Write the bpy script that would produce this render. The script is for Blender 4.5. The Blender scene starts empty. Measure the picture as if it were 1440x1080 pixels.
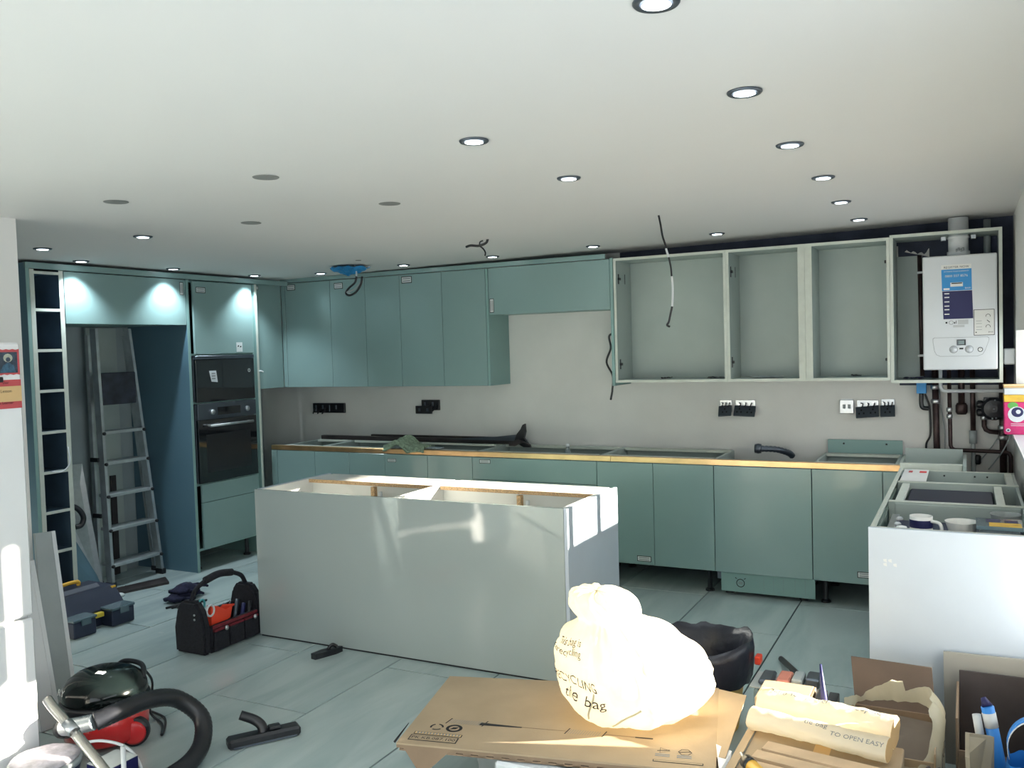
import bpy, bmesh, math, random
from mathutils import Vector, Matrix, noise
random.seed(7); noise.seed_set(11)
S = bpy.context.scene
C = S.collection
R = math.radians

# ------------------------------------------------------------------ camera
def cam_basis(yaw, pitch, roll):
    cy, sy, cp, sp = math.cos(yaw), math.sin(yaw), math.cos(pitch), math.sin(pitch)
    f = Vector((-sy*cp, cy*cp, sp)); r = Vector((cy, sy, 0)); u = r.cross(f)
    cr, sr = math.cos(roll), math.sin(roll)
    return r*cr + u*sr, u*cr - r*sr, f
cr_, cu_, cf_ = cam_basis(0.476852, -0.0414298, -0.0291873)
cd = bpy.data.cameras.new('camera'); cam = bpy.data.objects.new('camera', cd); C.objects.link(cam)
cd.sensor_width = 36; cd.lens = 1242.468/1440*36; cd.clip_start = .05; cd.clip_end = 100
cam.matrix_world = Matrix(((cr_.x, cu_.x, -cf_.x, 2.250524), (cr_.y, cu_.y, -cf_.y, -5.575947),
                           (cr_.z, cu_.z, -cf_.z, 1.626612), (0, 0, 0, 1)))
S.camera = cam

# ------------------------------------------------------------------ light
W = bpy.data.worlds.new('World'); S.world = W; W.use_nodes = True
bg = W.node_tree.nodes['Background']; bg.inputs[0].default_value = (.85, .94, 1.0, 1); bg.inputs[1].default_value = 3.7
sd = bpy.data.lights.new('sun', 'SUN'); sun = bpy.data.objects.new('sun', sd); C.objects.link(sun)
sd.energy = 62; sd.angle = R(.6); sd.color = (1, .91, .75)
SUN = Vector((-1, -.35, -.20)); sun.rotation_euler = SUN.to_track_quat('-Z', 'Y').to_euler(); sun.location = (6, 2, 4)
S.view_settings.view_transform = 'Standard'; S.view_settings.look = 'None'
S.view_settings.gamma = 1; S.view_settings.use_curve_mapping = False
S.view_settings.exposure = -.28
DOWN = 15.0            # downlight watts

# ------------------------------------------------------------------ materials
MATS = {}
def pm(name, col, rough=.5, metal=0., var=.06, scale=6., bump=0., bscale=40., coat=0., emit=0., trans=0., spec=.5, alpha=1.):
    if name in MATS: return MATS[name]
    m = bpy.data.materials.new(name); m.use_nodes = True
    nt = m.node_tree; N = nt.nodes; L = nt.links; b = N['Principled BSDF']
    tc = N.new('ShaderNodeTexCoord')
    nz = N.new('ShaderNodeTexNoise'); nz.inputs['Scale'].default_value = scale; nz.inputs['Detail'].default_value = 4
    L.new(tc.outputs['Object'], nz.inputs['Vector'])
    rp = N.new('ShaderNodeValToRGB')
    rp.color_ramp.elements[0].position = .3; rp.color_ramp.elements[1].position = .7
    rp.color_ramp.elements[0].color = (*[max(0, c*(1-var)) for c in col], 1)
    rp.color_ramp.elements[1].color = (*[min(1, c*(1+var)) for c in col], 1)
    L.new(nz.outputs['Fac'], rp.inputs[0]); L.new(rp.outputs[0], b.inputs['Base Color'])
    b.inputs['Roughness'].default_value = rough; b.inputs['Metallic'].default_value = metal
    b.inputs['Coat Weight'].default_value = coat; b.inputs['Coat Roughness'].default_value = .06
    b.inputs['Specular IOR Level'].default_value = spec
    b.inputs['Transmission Weight'].default_value = trans; b.inputs['Alpha'].default_value = alpha
    if emit:
        b.inputs['Emission Color'].default_value = (*col, 1); b.inputs['Emission Strength'].default_value = emit
    if bump:
        n2 = N.new('ShaderNodeTexNoise'); n2.inputs['Scale'].default_value = bscale; n2.inputs['Detail'].default_value = 5
        L.new(tc.outputs['Object'], n2.inputs['Vector'])
        bp = N.new('ShaderNodeBump'); bp.inputs['Strength'].default_value = bump; bp.inputs['Distance'].default_value = .01
        L.new(n2.outputs['Fac'], bp.inputs['Height']); L.new(bp.outputs[0], b.inputs['Normal'])
    MATS[name] = m; return m
def film(name, col, thru, var=.1, bump=.4, clear=0.):
    """thin plastic: diffuse + translucent"""
    m = pm(name, col, .35, var=var, bump=bump, bscale=14)
    nt = m.node_tree; N = nt.nodes; L = nt.links; out = N['Material Output']; b = N['Principled BSDF']
    t = N.new('ShaderNodeBsdfTranslucent'); t.inputs[0].default_value = (*col, 1)
    mx = N.new('ShaderNodeMixShader'); mx.inputs[0].default_value = thru
    L.new(b.outputs[0], mx.inputs[1]); L.new(t.outputs[0], mx.inputs[2]); L.new(mx.outputs[0], out.inputs[0])
    if clear:
        tr = N.new('ShaderNodeBsdfTransparent'); m2 = N.new('ShaderNodeMixShader'); m2.inputs[0].default_value = clear
        L.new(mx.outputs[0], m2.inputs[1]); L.new(tr.outputs[0], m2.inputs[2]); L.new(m2.outputs[0], out.inputs[0])
    return m

SAGE = pm('sage_gloss_door', (.235, .35, .345), .26, var=.03, scale=2, coat=.25)
SAGEM = pm('sage_panel', (.22, .36, .345), .42, var=.04, scale=3)
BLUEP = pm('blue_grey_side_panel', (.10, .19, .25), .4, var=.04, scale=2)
CARC = pm('carcass_grey_green', (.40, .47, .45), .45, var=.03)
EDGE = pm('carcass_edge', (.58, .62, .56), .5, var=.05, scale=20)
ISL = pm('gloss_grey_panel', (.40, .455, .445), .06, var=.02, scale=1.5, coat=.5)
WHITE = pm('white_melamine', (.80, .80, .78), .4, var=.02)
WGLOSS = pm('white_gloss', (.52, .59, .68), .3, var=.02, coat=.1)
COPPER = pm('copper_rail', (.72, .47, .24), .3, .9, var=.12, scale=10)
CHIP = pm('chipboard', (.50, .33, .18), .8, var=.45, scale=160)
PLAST = pm('wall_plaster', (.72, .72, .70), .85, var=.06, scale=2.2, bump=.08, bscale=30)
WPAINT = pm('white_wall_paint', (.80, .79, .77), .8, var=.02, scale=3)
CEIL = pm('ceiling_white', (.72, .715, .715), .85, var=.012, scale=1.2)
DARKW = pm('bare_and_shade_wall', (.055, .065, .10), .9, var=.35, scale=6, bump=.3)
BLACK = pm('black_plastic', (.012, .013, .017), .35, var=.2)
BLACKG = pm('black_glass', (.006, .008, .011), .06, var=.1, coat=.6)
FABRIC = pm('black_canvas', (.012, .012, .018), .85, var=.4, scale=60, bump=.5, bscale=200)
STEEL = pm('brushed_steel', (.50, .52, .54), .33, .9, var=.08, scale=30)
DSTEEL = pm('dark_steel', (.12, .14, .17), .35, .8, var=.1)
ALU = pm('aluminium', (.52, .56, .58), .38, .75, var=.12, scale=14)
COPPIPE = pm('old_copper_pipe', (.05, .03, .03), .4, .5, var=.35, scale=25)
PWHITE = pm('white_plastic', (.66, .69, .715), .35, var=.02)
PGREY = pm('grey_plastic', (.33, .37, .38), .45, var=.08)
RED = pm('red_plastic', (.62, .022, .025), .28, var=.08, coat=.3)
ORANGE = pm('red_orange_plastic', (.85, .07, .03), .4, var=.05)
YELLOW = pm('yellow_plastic', (.80, .46, .05), .45, var=.08)
YSTK = pm('yellow_bar', (.72, .56, .06), .5, var=.08)
CARD = pm('cardboard', (.40, .305, .20), .85, var=.08, scale=5, bump=.05, bscale=120)
CARDD = pm('cardboard_inside', (.25, .175, .115), .9, var=.12, scale=5)
CARDG = pm('grey_cardboard', (.34, .33, .30), .9, var=.08, scale=4)
PINE = pm('pale_wood', (.62, .45, .29), .65, var=.16, scale=9)
DWOOD = pm('dark_wood', (.035, .028, .028), .5, var=.4, scale=9)
INK = pm('black_ink', (.012, .012, .014), .7, var=.05)
INKG = pm('grey_ink', (.22, .24, .25), .7, var=.05)
PAPER = pm('paper_label', (.62, .66, .66), .7, var=.05, scale=30)
NAVY = pm('navy_print', (.009, .011, .085), .5, var=.05)
CYAN = pm('blue_print', (.03, .27, .62), .45, var=.05)
BLUE = pm('blue_plastic_sheet', (.02, .23, .52), .4, var=.25, scale=12, bump=.6)
BLUEB = pm('bright_blue', (.03, .24, .72), .4, var=.1)
NAVYF = pm('navy_fabric', (.012, .012, .04), .9, var=.4, scale=40, bump=.4)
PINK = pm('magenta_carton', (.60, .02, .16), .45, var=.15, scale=25)
YELP = pm('yellow_print', (.78, .48, .05), .5, var=.2, scale=25)
GREENP = pm('green_print', (.12, .42, .08), .5, var=.15)
REDP = pm('red_print', (.52, .08, .09), .7, var=.08)
SANDP = pm('sand_print', (.66, .45, .22), .7, var=.06)
REDL = pm('bright_red_print', (.75, .05, .06), .6, var=.05)
TOWEL = pm('sage_towel', (.26, .34, .24), .95, var=.35, scale=60, bump=1, bscale=120)
PAINTED = pm('dried_paint_lid', (.50, .47, .52), .6, var=.5, scale=14, bump=.6)
GLASSP = pm('clear_plastic', (.72, .82, .84), .15, var=.03, trans=.75)
SMOKE = pm('smoky_clear_lid', (.16, .24, .28), .2, var=.05, trans=.35)
LENS = pm('lit_lens', (.86, .94, 1.0), .3, var=0, emit=14)
UNLIT = pm('unlit_disc', (.23, .235, .23), .6, var=.06)
BAG = film('recycling_sack', (.90, .84, .70), .5, bump=.8)
BAGB = film('black_bin_liner', (.018, .020, .032), .08, bump=.7)
BAGC = film('clear_sack', (.70, .66, .50), .35, bump=.7, clear=.22)
BAGG = film('grey_sheet', (.50, .56, .57), .3)
SKIN = pm('picture_light', (.42, .44, .36), .6, var=.2, scale=90)
PICD = pm('picture_dark', (.035, .055, .085), .5, var=.5, scale=60)

# floor tile: marbled streaks along the tile
def tile_mat():
    m = pm('floor_tile', (.36, .425, .42), .2, coat=.2)
    nt = m.node_tree; N = nt.nodes; L = nt.links; b = N['Principled BSDF']
    tc = N.new('ShaderNodeTexCoord'); oi = N.new('ShaderNodeObjectInfo')
    mp = N.new('ShaderNodeMapping'); mp.inputs['Scale'].default_value = (4.5, .8, 1)
    ad = N.new('ShaderNodeVectorMath'); ad.operation = 'ADD'
    cb = N.new('ShaderNodeCombineXYZ'); ml = N.new('ShaderNodeMath'); ml.operation = 'MULTIPLY'; ml.inputs[1].default_value = 40
    L.new(oi.outputs['Random'], ml.inputs[0]); L.new(ml.outputs[0], cb.inputs[0]); L.new(ml.outputs[0], cb.inputs[1])
    L.new(tc.outputs['Object'], ad.inputs[0]); L.new(cb.outputs[0], ad.inputs[1]); L.new(ad.outputs[0], mp.inputs[0])
    nz = N.new('ShaderNodeTexNoise'); nz.inputs['Scale'].default_value = 1.3; nz.inputs['Detail'].default_value = 6; nz.inputs['Distortion'].default_value = .7
    L.new(mp.outputs[0], nz.inputs['Vector'])
    rp = N.new('ShaderNodeValToRGB'); e = rp.color_ramp.elements
    e[0].position = .28; e[0].color = (.36, .455, .455, 1); e[1].position = .60; e[1].color = (.49, .575, .57, 1)
    L.new(nz.outputs['Fac'], rp.inputs[0])
    n2 = N.new('ShaderNodeTexNoise'); n2.inputs['Scale'].default_value = 7; n2.inputs['Detail'].default_value = 3
    L.new(ad.outputs[0], n2.inputs['Vector'])
    r2 = N.new('ShaderNodeValToRGB'); r2.color_ramp.elements[0].position = .70; r2.color_ramp.elements[1].position = .76
    r2.color_ramp.elements[0].color = (0, 0, 0, 1); r2.color_ramp.elements[1].color = (.35, .35, .35, 1)
    L.new(n2.outputs['Fac'], r2.inputs[0])
    mx = N.new('ShaderNodeMix'); mx.data_type = 'RGBA'; mx.inputs[7].default_value = (.72, .76, .76, 1)
    L.new(r2.outputs[0], mx.inputs[0]); L.new(rp.outputs[0], mx.inputs[6]); L.new(mx.outputs[2], b.inputs['Base Color'])
    return m
TILE = tile_mat()
GROUT = pm('grout', (.03, .042, .046), .9)

# ------------------------------------------------------------------ helpers
MW = {}
def thing(name, label, cat, loc=(0, 0, 0), rz=0., group=None, kind=None):
    o = bpy.data.objects.new(name, None); C.objects.link(o); o.empty_display_size = .05
    o.location = loc; o.rotation_euler = (0, 0, rz)
    if label: o['label'] = label
    if cat: o['category'] = cat
    if group: o['group'] = group
    if kind: o['kind'] = kind
    MW[o.name] = Matrix.Translation(loc) @ Matrix.Rotation(rz, 4, 'Z')
    return o
def tag(o, label=None, cat=None, group=None, kind=None):
    if label: o['label'] = label
    if cat: o['category'] = cat
    if group: o['group'] = group
    if kind: o['kind'] = kind
    return o
def obj(name, bm, mat, parent=None, local=False, smooth=False, label=None):
    """link bm as one mesh; verts are world coordinates unless local (then in the parent's frame)"""
    me = bpy.data.meshes.new(name)
    if parent is not None and not local:
        bm.transform(MW[parent.name].inverted())
    bmesh.ops.recalc_face_normals(bm, faces=bm.faces)
    if smooth:
        for f in bm.faces: f.smooth = True
    bm.to_mesh(me); bm.free(); me.materials.append(mat)
    o = bpy.data.objects.new(name, me); C.objects.link(o)
    if parent is not None:
        o.parent = parent; MW[o.name] = MW[parent.name]
    else: MW[o.name] = Matrix()
    if label: o['label'] = label
    return o
def rebase(o):
    """move a top-level mesh's origin to the middle of its base"""
    me = o.data; xs = [v.co for v in me.vertices]
    c = Vector(((min(v.x for v in xs)+max(v.x for v in xs))/2, (min(v.y for v in xs)+max(v.y for v in xs))/2, min(v.z for v in xs)))
    me.transform(Matrix.Translation(-c)); o.location = c; MW[o.name] = Matrix.Translation(c)
    return o
def bmbox(x0, x1, y0, y1, z0, z1, bev=.0015, bm=None):
    b = bmesh.new()
    r = bmesh.ops.create_cube(b, size=1)
    bmesh.ops.scale(b, vec=(abs(x1-x0), abs(y1-y0), abs(z1-z0)), verts=b.verts)
    bmesh.ops.translate(b, vec=((x0+x1)/2, (y0+y1)/2, (z0+z1)/2), verts=b.verts)
    m = min(abs(x1-x0), abs(y1-y0), abs(z1-z0))
    if bev and m > bev*3: bmesh.ops.bevel(b, geom=b.edges[:], offset=bev, segments=1, affect='EDGES', profile=.5)
    if bm is None: return b
    t = bpy.data.meshes.new('t'); b.to_mesh(t); b.free(); bm.from_mesh(t); bpy.data.meshes.remove(t); return bm
def box(name, mat, parent, x0, x1, y0, y1, z0, z1, bev=.0015, local=False, label=None):
    return obj(name, bmbox(x0, x1, y0, y1, z0, z1, bev), mat, parent, local, label=label)
def spline(pts, n=8):
    P = [Vector(p) for p in pts]; P = [P[0]*2-P[1]] + P + [P[-1]*2-P[-2]]; out = []
    for i in range(1, len(P)-2):
        a, b, c, d = P[i-1:i+3]
        for k in range(n):
            t = k/n
            out.append(.5*((2*b)+(c-a)*t+(2*a-5*b+4*c-d)*t*t+(3*b-a-3*c+d)*t**3))
    out.append(P[-2]); return out
def bmtube(pts, r, seg=10, smooth=True, n=8, bm=None, cap=True, wave=None):
    P = spline(pts, n) if smooth else [Vector(p) for p in pts]
    bm = bm or bmesh.new(); rings = []; up = Vector((0, 0, 1)); prev = None
    for i, p in enumerate(P):
        t = (P[min(i+1, len(P)-1)]-P[max(i-1, 0)]).normalized()
        if prev is None:
            a = t.cross(up)
            if a.length < .1: a = t.cross(Vector((1, 0, 0)))
        else: a = prev - t*prev.dot(t)
        a.normalize(); prev = a; b = t.cross(a)
        rr = (r(i/(len(P)-1)) if callable(r) else r)*(1 if wave is None or i % 2 else wave)
        rings.append([bm.verts.new(p+(a*math.cos(k*2*math.pi/seg)+b*math.sin(k*2*math.pi/seg))*rr) for k in range(seg)])
    for i in range(len(rings)-1):
        for k in range(seg):
            bm.faces.new((rings[i][k], rings[i][(k+1) % seg], rings[i+1][(k+1) % seg], rings[i+1][k]))
    if cap: bm.faces.new(rings[0][::-1]); bm.faces.new(rings[-1])
    return bm
def tube(name, mat, parent, pts, r, seg=10, smooth=True, n=8, local=False, wave=None, label=None):
    return obj(name, bmtube(pts, r, seg, smooth, n, wave=wave), mat, parent, local, smooth=True, label=label)
def bmlathe(prof, c=(0, 0, 0), seg=28, fn=None, ax='z', close=True, bm=None):
    bm = bm or bmesh.new(); rings = []
    for j, (r, z) in enumerate(prof):
        ring = []
        for k in range(seg):
            a = 2*math.pi*k/seg
            v = Vector((r*math.cos(a), r*math.sin(a), z))
            if ax == 'x': v = Vector((v.z, v.x, v.y))
            elif ax == 'y': v = Vector((v.x, -v.z, v.y))
            if fn: v = fn(v, a, j)
            ring.append(bm.verts.new(v+Vector(c)))
        rings.append(ring)
    for i in range(len(rings)-1):
        for k in range(seg):
            bm.faces.new((rings[i][k], rings[i][(k+1) % seg], rings[i+1][(k+1) % seg], rings[i+1][k]))
    if close:
        bm.faces.new(rings[0][::-1]); bm.faces.new(rings[-1])
    return bm
def lathe(name, mat, parent, prof, c, seg=28, fn=None, ax='z', close=True, local=False, smooth=True, label=None):
    return obj(name, bmlathe(prof, c, seg, fn, ax, close), mat, parent, local, smooth=smooth, label=label)
def bmpoly(pts, th, bm=None):
    """extruded polygon: pts are 3D points in a plane, th a thickness vector"""
    bm = bm or bmesh.new(); th = Vector(th)
    a = [bm.verts.new(Vector(p)) for p in pts]; b = [bm.verts.new(Vector(p)+th) for p in pts]
    bm.faces.new(a); bm.faces.new(b[::-1]); n = len(a)
    for i in range(n): bm.faces.new((a[i], b[i], b[(i+1) % n], a[(i+1) % n]))
    return bm
def poly(name, mat, parent, pts, th, local=False, label=None):
    return obj(name, bmpoly(pts, th), mat, parent, local, label=label)
def grid(name, mat, parent, fn, nu, nv, th=.0, local=False, smooth=True, label=None):
    bm = bmesh.new()
    v = [[bm.verts.new(Vector(fn(i/nu, j/nv))) for j in range(nv+1)] for i in range(nu+1)]
    for i in range(nu):
        for j in range(nv): bm.faces.new((v[i][j], v[i+1][j], v[i+1][j+1], v[i][j+1]))
    if th:
        bmesh.ops.recalc_face_normals(bm, faces=bm.faces)
        bmesh.ops.solidify(bm, geom=bm.faces[:], thickness=th)
    return obj(name, bm, mat, parent, local, smooth, label=label)
def text(name, s, mat, parent, fn, size=.03, align='CENTER', local=False, label=None):
    """flat lettering; fn maps (x, y) of the text plane into space"""
    cu = bpy.data.curves.new('t', 'FONT'); cu.body = s; cu.size = size; cu.align_x = align; cu.resolution_u = 2; cu.extrude = .0
    o = bpy.data.objects.new('t', cu); C.objects.link(o)
    dg = bpy.context.evaluated_depsgraph_get(); me = bpy.data.meshes.new_from_object(o.evaluated_get(dg))
    bpy.data.objects.remove(o); bpy.data.curves.remove(cu)
    bm = bmesh.new(); bm.from_mesh(me); bpy.data.meshes.remove(me)
    bmesh.ops.triangulate(bm, faces=bm.faces)
    for v in bm.verts: v.co = Vector(fn(v.co.x, v.co.y))
    return obj(name, bm, mat, parent, local, label=label)
def ring(name, mat, parent, fn, r0, r1, seg=20, local=False, a0=0, a1=360):
    bm = bmesh.new(); A = []; B = []
    for k in range(seg+1):
        a = R(a0+(a1-a0)*k/seg)
        A.append(bm.verts.new(Vector(fn(r0*math.cos(a), r0*math.sin(a))))); B.append(bm.verts.new(Vector(fn(r1*math.cos(a), r1*math.sin(a)))))
    for k in range(seg): bm.faces.new((A[k], A[k+1], B[k+1], B[k]))
    return obj(name, bm, mat, parent, local)
def nv(p, s=1.): return noise.noise_vector(Vector(p)*s)

def sticker(parent, fn, w, h):
    """small framed instruction label stuck on a door; fn maps (x,y) to the face, x right, y up"""
    def q(x0, x1, y0, y1, e): return [fn(x0, y0, e), fn(x1, y0, e), fn(x1, y1, e), fn(x0, y1, e)]
    def thick(p): return (Vector(fn(0, 0, .0004))-Vector(fn(0, 0, 0)))
    s = poly('label_sticker', INK, parent, q(-w/2, w/2, -h/2, h/2, .0004), thick(0))
    t = .12*min(w, h)
    poly('label_paper', PAPER, s, q(-w/2+t, w/2-t, -h/2+t, h/2-t, .001), thick(0))
    big, sm = max(w, h), min(w, h)
    for k in range(2):
        o = (k-.5)*sm*.34
        if w > h: poly('print_line', INKG, s, q(-w*.36, w*.36, o-sm*.07, o+sm*.07, .0018), thick(0))
        else: poly('print_line', INKG, s, q(o-sm*.07, o+sm*.07, -h*.36, h*.36, .0018), thick(0))
    return s
def onY(cx, cz, y): return lambda a, b, e=0: (cx+a, y-e, cz+b)
def onX(cy, cz, x): return lambda a, b, e=0: (x+e, cy+a, cz+b)

# ------------------------------------------------------------------ setting
XW0, XW1, YB, YR = -3.55, 2.50, .61, -6.9
def zc(x): return 2.26+(x+2.9)*.0139
# floor slab + tiles
fl = box('floor', GROUT, None, XW0-.1, XW1+.3, YR-.1, YB+.1, -.06, -.0102, 0); tag(fl, kind='structure')
fl['label'] = 'dark grout bed under large grey marbled floor tiles'
TX = [1.32+.58*k for k in range(-9, 4)]
tmesh = {}
def tile(x0, x1, y0, y1):
    key = (round(x1-x0, 3), round(y1-y0, 3))
    if key not in tmesh:
        o = box('floor_tile', TILE, fl, -key[0]/2, key[0]/2, -key[1]/2, key[1]/2, -.010, 0, .0008, local=True); tmesh[key] = o.data
    else:
        o = bpy.data.objects.new('floor_tile', tmesh[key]); C.objects.link(o); o.parent = fl
    o.location = ((x0+x1)/2, (y0+y1)/2, 0)
for i in range(len(TX)-1):
    x0, x1 = max(TX[i], XW0)+.0042, min(TX[i+1], XW1)-.0042
    if x1-x0 < .02: continue
    off = -1.905 if round((TX[i]-1.32)/.58) % 2 == 1 else -1.28
    y = off-1.25*5
    while y < YB:
        a, b = max(y, YR)+.0042, min(y+1.25, YB)-.0042
        if b-a > .02: tile(x0, x1, a, b)
        y += 1.25
# ceiling (gently out of level), as a slab
tag(poly('ceiling', CEIL, None, [(XW0-.1, YR-.1, zc(XW0-.1)), (XW1+.3, YR-.1, zc(XW1+.3)), (XW1+.3, YB+.1, zc(XW1+.3)), (XW0-.1, YB+.1, zc(XW0-.1))], (0, 0, .12)), kind='structure')['label'] = 'white plastered ceiling with downlights'
ZT = 2.42
def wall(name, mat, axis, c0, c1, u0, u1, z0, z1, holes=(), label=None):
    """wall slab along one axis with rectangular openings (ua,ub,za,zb)"""
    us = sorted({u0, u1, *[h[0] for h in holes], *[h[1] for h in holes]}); zs = sorted({z0, z1, *[h[2] for h in holes], *[h[3] for h in holes]})
    bm = bmesh.new()
    for i in range(len(us)-1):
        for j in range(len(zs)-1):
            mu, mz = (us[i]+us[i+1])/2, (zs[j]+zs[j+1])/2
            if any(h[0] < mu < h[1] and h[2] < mz < h[3] for h in holes): continue
            if axis == 'x': bmbox(us[i], us[i+1], c0, c1, zs[j], zs[j+1], 0, bm)
            else: bmbox(c0, c1, us[i], us[i+1], zs[j], zs[j+1], 0, bm)
    o = obj(name, bm, mat); tag(o, label, kind='structure'); return o
wb = wall('wall_back', PLAST, 'x', YB, YB+.1, XW0-.1, XW1+.3, -.06, ZT, label='bare beige plaster wall behind the kitchen units')
# unpainted dark strips of the back wall (above the open units and round the boiler)
poly('bare_and_shade_strip', DARKW, wb, [(-.02, YB-.002, 2.20), (XW1, YB-.002, 2.20), (XW1, YB-.002, 2.40), (-.02, YB-.002, 2.40)], (0, .0015, 0))
poly('bare_and_shade_strip', DARKW, wb, [(1.86, YB-.002, 1.31), (XW1, YB-.002, 1.31), (XW1, YB-.002, 2.2), (2.04, YB-.002, 2.2), (2.04, YB-.002, 2.12), (1.86, YB-.002, 2.17)], (0, .0015, 0))
poly('bare_and_shade_strip', DARKW, wb, [(-3.0, YB-.002, 0), (XW1, YB-.002, 0), (XW1, YB-.002, .16), (-3.0, YB-.002, .16)], (0, .0015, 0))  # dark shade of the void under the base units, painted on the wall
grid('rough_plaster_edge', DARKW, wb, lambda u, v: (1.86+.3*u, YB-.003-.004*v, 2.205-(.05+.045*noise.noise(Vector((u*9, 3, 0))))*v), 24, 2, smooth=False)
wall('wall_left', pm('shade_grey_wall', (.34, .40, .42), .85, var=.08, scale=3), 'y', XW0-.1, XW0, YR-.1, YB+.1, -.06, ZT, label='white painted wall behind the tall units, coloured grey for niche shade')  # grey colour stands in for the shade inside the fridge niche
W1 = (-1.20, .33, 1.05, 1.64); SLOT_SACK = (-2.40, -1.80, .47, 1.12); SLOT_FRIDGE = (-2.335, -2.215, 1.12, 1.66); W4 = (-6.3, -3.6, .45, 1.95)  # middle two openings added, cut to aim sun at sack and fridge
wr = wall('wall_right', WPAINT, 'y', XW1, XW1+.24, YR-.1, YB+.1, -.06, ZT, [W1, SLOT_SACK, SLOT_FRIDGE, W4], 'white painted wall with window openings and two added sun openings')
wall('wall_rear', WPAINT, 'x', YR-.24, YR, XW0-.1, XW1+.3, -.06, ZT, [(-3.2, -2.6, 0, 2.12), (-.2, 2.2, .3, 2.1)], 'white painted rear wall with door and window openings')
wall('wall_nib', WPAINT, 'x', -3.16, -3.0, XW0, -1.6, 0, zc(-1.6)+.01, label='short white wall stub ending beside the fridge freezer')
def window(name, axis, c, h, mull, label):
    t = thing(name, label, None, kind='structure'); a, b, z0, z1 = h
    def bar(u0, u1, za, zb, nm):
        if axis == 'y': box(nm, PWHITE, t, c, c+.06, u0, u1, za, zb)
        else: box(nm, PWHITE, t, u0, u1, c, c+.06, za, zb)
    bar(a, b, z0, z0+.035, 'frame_rail'); bar(a, b, z1-.035, z1, 'frame_rail'); bar(a, a+.03, z0, z1, 'frame_stile'); bar(b-.03, b, z0, z1, 'frame_stile')
    for m in mull: bar(m-.022, m+.022, z0, z1, 'mullion')
window('window_1', 'y', XW1+.15, W1, (-.98, -.62), 'white framed window above the peninsula')
window('window_2', 'y', XW1+.15, W4, (-5.3, -4.3), 'white framed window of the rear part of the room')
window('door_1', 'x', YR-.16, (-3.2, -2.6, 0, 2.12), (), 'white framed door opening in the rear wall')
window('window_3', 'x', YR-.16, (-.2, 2.2, .3, 2.1), (.6, 1.4), 'white framed window in the rear wall')
tag(rebase(box('trim_1', PWHITE, None, XW1-.025, XW1+.15, W1[0]-.03, W1[1]-.001, 1.028, 1.05)), 'white window sill over the peninsula', kind='structure')
for nm, ax, c, a, b, z0, z1 in [('p1', 'x', YR-.12, -3.2, -2.6, 0, 2.12), ('p2', 'x', YR-.12, -.2, 2.2, .3, 2.1), ('p3', 'y', XW1+.14, W4[0], W4[1], W4[2], W4[3]), ('p4', 'y', XW1+.14, *W1)]:
    ld = bpy.data.lights.new('window_portal', 'AREA'); ld.shape = 'RECTANGLE'; ld.size = b-a; ld.size_y = z1-z0; ld.cycles.is_portal = True
    o = bpy.data.objects.new('window_portal', ld); C.objects.link(o)
    if ax == 'x': o.location = ((a+b)/2, c, (z0+z1)/2); o.rotation_euler = (R(90), 0, 0)
    else: o.location = (c, (a+b)/2, (z0+z1)/2); o.rotation_euler = (R(90), 0, R(90))

# ------------------------------------------------------------------ base units along the back wall
FZ0, FZ1 = .153, .833
def legs(t, xs, ys, h=.15):
    for x in xs:
        for y in ys:
            obj('leg', bmlathe([(.03, 0), (.03, .012), (.016, .02), (.016, h-.02), (.026, h-.012), (.026, h)], (x, y, 0), 10), BLACK, t, smooth=False)
def base_cab(x0, x1, splits, label, name='base_cabinet', drawers=None, back=True, doors=True):
    t = thing(name, label, 'cabinet', ((x0+x1)/2, .3, 0), group=None)
    for a in (x0+.0005, x1-.0185): box('side_panel', CARC, t, a, a+.018, .022, .58, .15, .866)
    box('bottom_panel', CARC, t, x0+.019, x1-.019, .022, .58, .15, .168)
    if back: box('back_panel', CARC, t, x0+.019, x1-.019, .560, .576, .17, .868)
    box('rear_rail', EDGE, t, x0+.019, x1-.019, .50, .558, .852, .87)
    box('front_rail', EDGE, t, x0+.019, x1-.019, .048, .11, .852, .87)
    legs(t, (x0+.06, x1-.06), (.09, .5))
    parts = []
    if drawers:
        for za, zb in drawers: parts.append(box('drawer_front', SAGE, t, x0+.0015, x1-.0015, 0, .019, za, zb))
    elif doors:
        for i in range(len(splits)-1): parts.append(box('door', SAGE, t, splits[i]+.0015, splits[i+1]-.0015, 0, .019, FZ0, FZ1))
    return t, parts
base_cab(-2.838, -2.442, [-2.838, -2.442], 'sage base cabinet with single door next to the tall oven tower')
t, p = base_cab(-2.442, -1.755, [-2.442, -2.098, -1.755], 'sage double door base cabinet left of the towel')
t, p = base_cab(-1.755, -.977, [-1.755, -1.365, -.977], 'sage double door base cabinet under the crumpled towel')
sticker(p[0], onY(-1.689, .786, 0), .078, .028)
t, p = base_cab(-.977, 0, None, 'wide sage drawer cabinet below the bridging wall cabinet', 'drawer_cabinet', [(.674, FZ1), (.415, .670), (FZ0, .411)])
sticker(p[0], onY(-.87, .805, 0), .09, .03)
t, p = base_cab(0, .8, [0, .397, .8], 'sage double door base cabinet beside the dishwasher')
sticker(p[0], onY(.324, .193, 0), .098, .038)
t, p = base_cab(1.402, 1.88, [1.402, 1.80], 'sage corner base cabinet where the worktops turn', 'corner_cabinet')
box('corner_post', SAGE, t, 1.803, 1.88, .0, .019, FZ0, FZ1)
sticker(p[0], onY(1.70, .21, 0), .09, .038)
box('raised_back_board', SAGEM, t, 1.42, 1.875, .579, .597, .2, .955)
for x in (1.52, 1.78): lathe('screw_hole', BLACK, t, [(.006, -.001), (.006, .002)], (x, .578, .93), 8, ax='y')
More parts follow.
